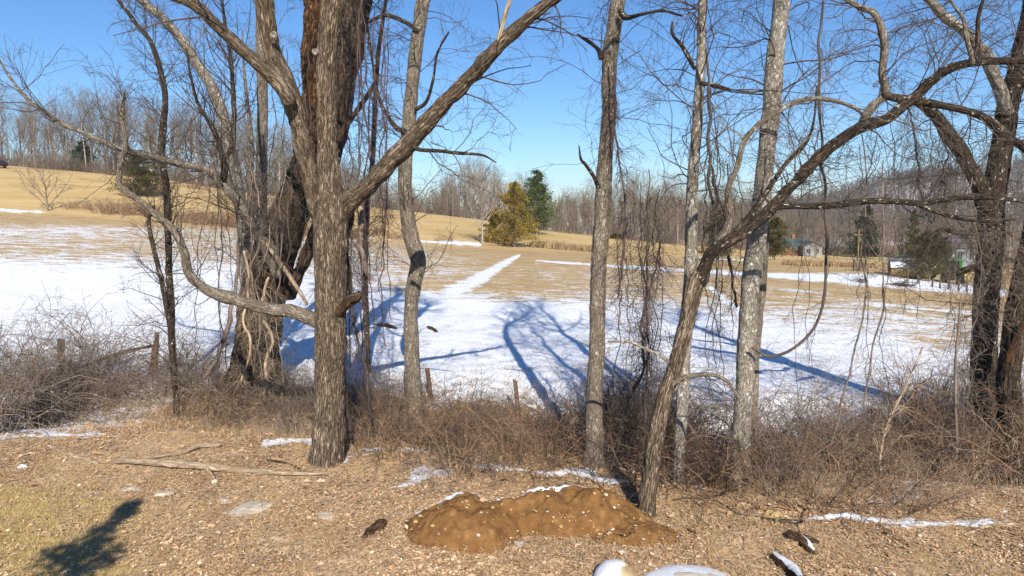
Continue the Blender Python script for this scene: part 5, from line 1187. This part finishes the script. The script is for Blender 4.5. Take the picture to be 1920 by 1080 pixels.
fallen('white peeled branch stub in leaves by the right brambles', [(1432, 922, 3), (1445, 918, 4), (1456, 915, 3)], 'wood_p', seed=14)
fallen('pale arched cane over the right ditch', [(1720, 895, 1.2), (1790, 862, 1.8), (1850, 840, 2), (1915, 838, 1.5)], 'bramble_p', 'fallen_cane', 'cane', 14, seed=15)
# splintered wood pieces on the mound
g = gp(855, 1005); ch = empty('splintered_wood', g, -.9); tag(ch, 'bundle of tan splintered wood slivers on the left hump of the mound', 'wood pieces')
for i in range(6):
    L_ = rng.uniform(.18, .36); o = MB().prism([(-.012, -.008), (.013, -.01), (.016, .008), (0, .014), (-.014, .006)], 'y', -L_/2, L_/2).obj('splinter', M['wood_tan'] if 'wood_tan' in M else M['stone_y'], ch, (rng.uniform(-.08, .08), rng.uniform(-.08, .08), .06+.012*i)); o.rotation_euler = (rng.uniform(-.2, .2), 0, rng.uniform(-.35, .35))
# boulder at the bottom edge
def boulder_material():
    m, nt, b = nmat('mossy_boulder', .9, .15); P = geo(nt)
    c = ramp(nt, noise(nt, P, 6, 6, .7), [(.3, (.30, .20, .10)), (.5, (.48, .38, .22)), (.7, (.40, .36, .28))])
    c = mix(nt, ramp(nt, noise(nt, P, 3.1, 5, .6), [(.45, (0, 0, 0)), (.58, (1, 1, 1))]), c, (.20, .34, .14))
    nt.links.new(c, b.inputs['Base Color']); bump(nt, b, noise(nt, P, 30, 5, .8), .6, .01); return m
M['boulder'] = boulder_material()
g = at(1155, 1098, 9.0); gz = float(hz(g[0], g[1])); rr_ = .30; cz = at(1155, 1057, 9.0)[2]-rr_
br = empty('boulder', (g[0], g[1], gz)); tag(br, 'round tan and green boulder capped with snow on its left, at the bottom edge', 'boulder')
o = link('rock', rock_mesh('rock', 77, M['boulder'], 1.0, 40, 26, .10), br, (0, 0, cz-gz)); o.scale = (rr_,)*3
for p in o.data.polygons: p.use_smooth = True
V = []; F = []; n = 40; m = 14
for i in range(m+1):
    for j in range(n):
        th = 2*math.pi*j/n; ph = (i/m)*(1.15+.12*math.sin(3*th)+.08*math.sin(7*th+1))
        d = np.array([math.sin(ph)*math.cos(th), math.sin(ph)*math.sin(th), math.cos(ph)]); tl = -.75
        d = np.array([d[0]*math.cos(tl)+d[2]*math.sin(tl), d[1], -d[0]*math.sin(tl)+d[2]*math.cos(tl)])
        q = rr_*(1.06+.05*(1-(i/m)**3)) if i < m else rr_*.96
        V.append(d*q)
for i in range(m):
    for j in range(n): F.append((i*n+j, (i+1)*n+j, (i+1)*n+(j+1) % n, i*n+(j+1) % n))
MB().add(V, F).obj('snow_cap', M['snow'], br, (0, 0, cz-gz), smooth=True)
g = at(1290, 1098, 8.95); gz = float(hz(g[0], g[1])); zt = at(1290, 1074, 8.95)[2]
sh = empty('snow_covered_rock', (g[0], g[1], gz)); tag(sh, 'long low rock under smooth snow at the bottom edge, right of the round boulder', 'rock')
zt -= .12; ht = zt-gz; o = link('rock', rock_mesh('rock', 78, M['stone'], 1.0, 30, 18, .2), sh, (0, 0, ht*.45)); o.scale = (.5, .24, max(ht*.38, .1))
o = link('snow_cap', rock_mesh('snow_cap', 79, M['snow'], 1.0, 36, 18, .12), sh, (.0, 0, ht*.66)); o.scale = (.66, .40, max(ht*.40, .1))
for p in o.data.polygons: p.use_smooth = True

# ------------------------------------------------------------------ tree behind the viewer that throws the lawn shadow
gA = gp(190, 1010); back = np.array([SH[0], SH[1]])
def shadow_spot(px, py, zt):
    g = gp(px, py); L = (zt-g[2])/math.tan(SUN_EL); return np.array([g[0]-SH[0]*L, g[1]-SH[1]*L])
p_ = shadow_spot(150, 1030, 6.3); a_, b_ = evergreen(7.3, 1.7, 55, GREEN, n=3000, leaf=.15, power=.7)
r = empty('evergreen_tree', (p_[0], p_[1], float(hz(p_[0], p_[1]))), 0); tag(r, 'slim green cedar standing behind the viewer at left, throwing its shadow on the lawn', 'evergreen tree')
link('trunk', a_, r); o = link('foliage', b_, r); o['kind'] = 'stuff'

# ------------------------------------------------------------------ leaf litter, straw and grass
g_ = np.random.default_rng(99)
def scatter_leaves(n):
    Y = 8.7+ (20-8.7)*g_.random(n)**1.25; x = (g_.random(n)*2-1)*(Y*.80+.5)
    d = Y-edgeY(x); k = (d < 4.2) & (g_.random(n) < np.where(d < .3, 1, .22)*np.clip(2.1-fbm(x*.9, Y*.9, 0, 70)*2.9, .08, 1)); x, Y = x[k], Y[k]
    z = hz(x, Y); s = snow_map(x, Y, z); px, py = proj(x, Y, z)
    grn = sm(420, 60, px)*sm(870, 960, py)
    k = (s < .42+.25*g_.random(len(x))) & (g_.random(len(x)) > grn*.75); x, Y, z = x[k], Y[k], z[k]; s = s[k]
    mh = mound_h(x, Y); k = (mh < .03) | (g_.random(len(x)) < np.clip(.55-mh*3.2, .05, .5)); x, Y, z, mh = x[k], Y[k], z[k], mh[k]; z = z+mh*.97
    n = len(x); c = np.stack([x, Y, z+g_.uniform(.004, .03, n)], -1)
    a = g_.uniform(0, 6.28, n); t = np.stack([np.cos(a), np.sin(a), g_.normal(size=n)*.18], -1); b = np.stack([-np.sin(a), np.cos(a), g_.normal(size=n)*.28], -1)
    L = (.0135*np.exp(g_.normal(size=n)*.45)*np.where(g_.random(n) < .04, 2.1, 1))[:, None]; W = L*g_.uniform(.45, .8, (n, 1)); up = np.array([0, 0, 1.])
    V = np.stack([c-t*L, c-b*W+up*L*.2, c+t*L*1.1+up*L*.15, c+b*W+up*L*.2], 1).reshape(-1, 3)
    k4 = np.arange(n)*4; F = np.vstack([np.stack([k4, k4+1, k4+2], -1), np.stack([k4, k4+2, k4+3], -1)])
    pal = np.array([(.52, .33, .185), (.37, .205, .11), (.64, .48, .31), (.20, .12, .07), (.52, .33, .18), (.72, .60, .46), (.45, .30, .18)])
    C = pal[g_.choice(7, n, p=[.23, .19, .20, .12, .12, .03, .11])]*g_.uniform(.7, 1.25, (n, 1))*(.62+.75*fbm(c[:, 0]*1.1, c[:, 1]*1.1, 0, 77))[:, None]
    o = link('fallen_leaves', mesh_np('fallen_leaves', V, F, M['tint'], {'tint': np.repeat(C, 4, 0)}, smooth=False)); tag(o, 'brown fallen leaves strewn over the near bank', 'fallen leaves', kind='stuff')
scatter_leaves(330000)
def blades(name, x, Y, hmax, w, pal, label, cat, lean=.5, zadd=0):
    n = len(x); z = hz(x, Y)+zadd; a = g_.uniform(0, 6.28, n); l = g_.normal(size=(n, 2))*lean; h = hmax*g_.uniform(.35, 1, n); ww = w*g_.uniform(.6, 1.2, n)
    b = np.stack([x, Y, z-.01], -1); s = np.stack([np.cos(a)*ww, np.sin(a)*ww, 0*a], -1); t = b+np.stack([l[:, 0]*h, l[:, 1]*h, h], -1)
    V = np.stack([b-s, b+s, t], 1).reshape(-1, 3); C = np.array(pal)[g_.integers(0, len(pal), n)]*g_.uniform(.75, 1.25, (n, 1))
    o = link(name, mesh_np(name, V, np.arange(3*n).reshape(n, 3), M['tint'], {'tint': np.repeat(C, 3, 0)}, smooth=False)); tag(o, label, cat, kind='stuff')
# straw in the litter and lawn
n = 190000; Y = 8.7+6.5*g_.random(n); x = (g_.random(n)*2-1)*(Y*.8+.5); z = hz(x, Y); px, py = proj(x, Y, z)
grn = sm(450, 60, px)*sm(860, 960, py); tuft = vn(x*1.7, Y*1.7, 0, 71); mh = mound_h(x, Y)
k = (g_.random(n) < .2+.8*np.maximum(grn, sm(.45, .75, tuft)*.7)) & (mh < .02) & (snow_map(x, Y, z) < .4) & (Y < edgeY(x)+.3); x, Y, gk = x[k], Y[k], grn[k]
isg = g_.random(len(x)) < gk*.3
blades('lawn_grass', x[isg], Y[isg], .07, .004, [(.30, .25, .07), (.42, .34, .12), (.20, .19, .045)], 'short green-yellow grass growing through leaves at lower left', 'grass', .7)
blades('dry_straw', x[~isg], Y[~isg], .10, .0035, [(.60, .43, .20), (.48, .31, .13), (.70, .53, .29), (.36, .23, .1)], 'dry straw standing among the fallen leaves', 'dry grass', .9)
n = 300000; Y = 8.7+6.5*g_.random(n); x = (g_.random(n)*2-1)*(Y*.8+.5); z = hz(x, Y)
k = (g_.random(n) < .15+sm(.38, .62, fbm(x*.9, Y*.9, 0, 70))) & (mound_h(x, Y) < .01) & (snow_map(x, Y, z) < .4) & (Y < edgeY(x)+.3); x, Y = x[k], Y[k]
blades('matted_straw', x, Y, .03, .004, [(.60, .43, .24), (.48, .31, .15), (.70, .54, .34), (.36, .23, .12)], 'matted flat straw between the fallen leaves', 'dry grass', 2.6)
n = 46000; Y = 10+8*g_.random(n); x = (g_.random(n)*2-1)*(Y*.8+.5); d = Y-edgeY(x)
k = (d > -.3) & (d < 4.2) & (fbm(x*1.2, Y*1.2, 0, 79) > .47); x, Y = x[k], Y[k]; n = len(x); zz = hz(x, Y)+.95*g_.random(n)**1.6
c = np.stack([x, Y, zz], -1); t = g_.normal(size=(n, 3)); t /= np.linalg.norm(t, axis=1, keepdims=True); q = np.cross(t, g_.normal(size=(n, 3))); q /= np.linalg.norm(q, axis=1, keepdims=True); L = .016*np.exp(g_.normal(size=(n, 1))*.4)
V = np.stack([c-t*L, c-q*L*.5, c+t*L, c+q*L*.5], 1).reshape(-1, 3); C = np.array([(.30, .17, .09), (.42, .27, .15), (.18, .10, .06), (.24, .12, .07)])[g_.integers(0, 4, n)]*g_.uniform(.7, 1.2, (n, 1))
tag(link('caught_leaves', mesh_np('caught_leaves', V, np.arange(4*n).reshape(n, 4), M['tint'], {'tint': np.repeat(C, 4, 0)}, smooth=False)), 'dead brown leaves caught in the brambles along the ditch', 'dead leaves', kind='stuff')
n = 34000; Y = 10+9*g_.random(n); x = (g_.random(n)*2-1)*(Y*.8+.5); d = Y-edgeY(x); z = hz(x, Y)
k = (d > -.5) & (d < 4.0) & (vn(x*1.6, Y*1.6, 0, 78) > .42) & (g_.random(n) < np.where(snow_map(x, Y, z) > .5, .35, .9)); x, Y = x[k], Y[k]
blades('rank_grass', x, Y, .34, .006, [(.44, .28, .14), (.32, .20, .10), (.54, .38, .22), (.20, .12, .06)], 'rank dry grass standing on the banks of the ditch', 'dry grass', .6)
# stubble poking through the snow
n = 260000; iY = 1/70+(1/16.5-1/70)*g_.random(n); Y = 1/iY; x = (g_.random(n)*2-1)*(Y*.8+1); z = hz(x, Y); s = snow_map(x, Y, z)
k = (g_.random(n) < np.clip(1.2-s, .05, 1)) & (vn(x*2.2, Y*3, 0, 75) > .45) & (Y > edgeY(x)+2.6); x, Y = x[k], Y[k]
blades('field_stubble', x, Y, .09, .010, [(.42, .31, .16), (.34, .24, .11), (.50, .39, .22), (.22, .15, .08)], 'dry grass stubble poking through the snow of the meadow', 'dry grass', .6)
# scattered small snow crumbs and twigs on the litter
tw = Twigs(); n = 2600; Y = 8.7+6*g_.random(n); x = (g_.random(n)*2-1)*(Y*.8+.5); k = (Y < edgeY(x)+2.5) & (mound_h(x, Y) < .05); x, Y = x[k], Y[k]; n = len(x)
a = g_.uniform(0, 6.28, n); L = g_.uniform(.06, .35, n); z = hz(x, Y)+.02+mound_h(x, Y)*.95
P = np.stack([np.stack([x+np.cos(a)*L*q+g_.normal(size=n)*.012, Y+np.sin(a)*L*q+g_.normal(size=n)*.012, z+g_.uniform(0, .03, n)], -1) for q in (-.5, -.15, .2, .5)], 1)
tw.add(P, np.repeat(g_.uniform(.002, .006, (n, 1)), 4, 1), 3); o = link('twig_litter', tw.mesh('twig_litter', M['bramble_p'])); tag(o, 'small broken twigs scattered over the leaf litter', 'twigs', kind='stuff')

# ------------------------------------------------------------------ air
m = bpy.data.materials.new('air'); m.use_nodes = True; nt = m.node_tree; nt.nodes.remove(nt.nodes['Principled BSDF'])
pv = nt.nodes.new('ShaderNodeVolumePrincipled'); pv.inputs['Density'].default_value = .00017; pv.inputs['Color'].default_value = (.86, .90, .96, 1)
nt.links.new(pv.outputs[0], nt.nodes['Material Output'].inputs['Volume'])
o = MB().box(-3700, 3700, -90, 3600, -60, 160).obj('haze', m); o['kind'] = 'stuff'
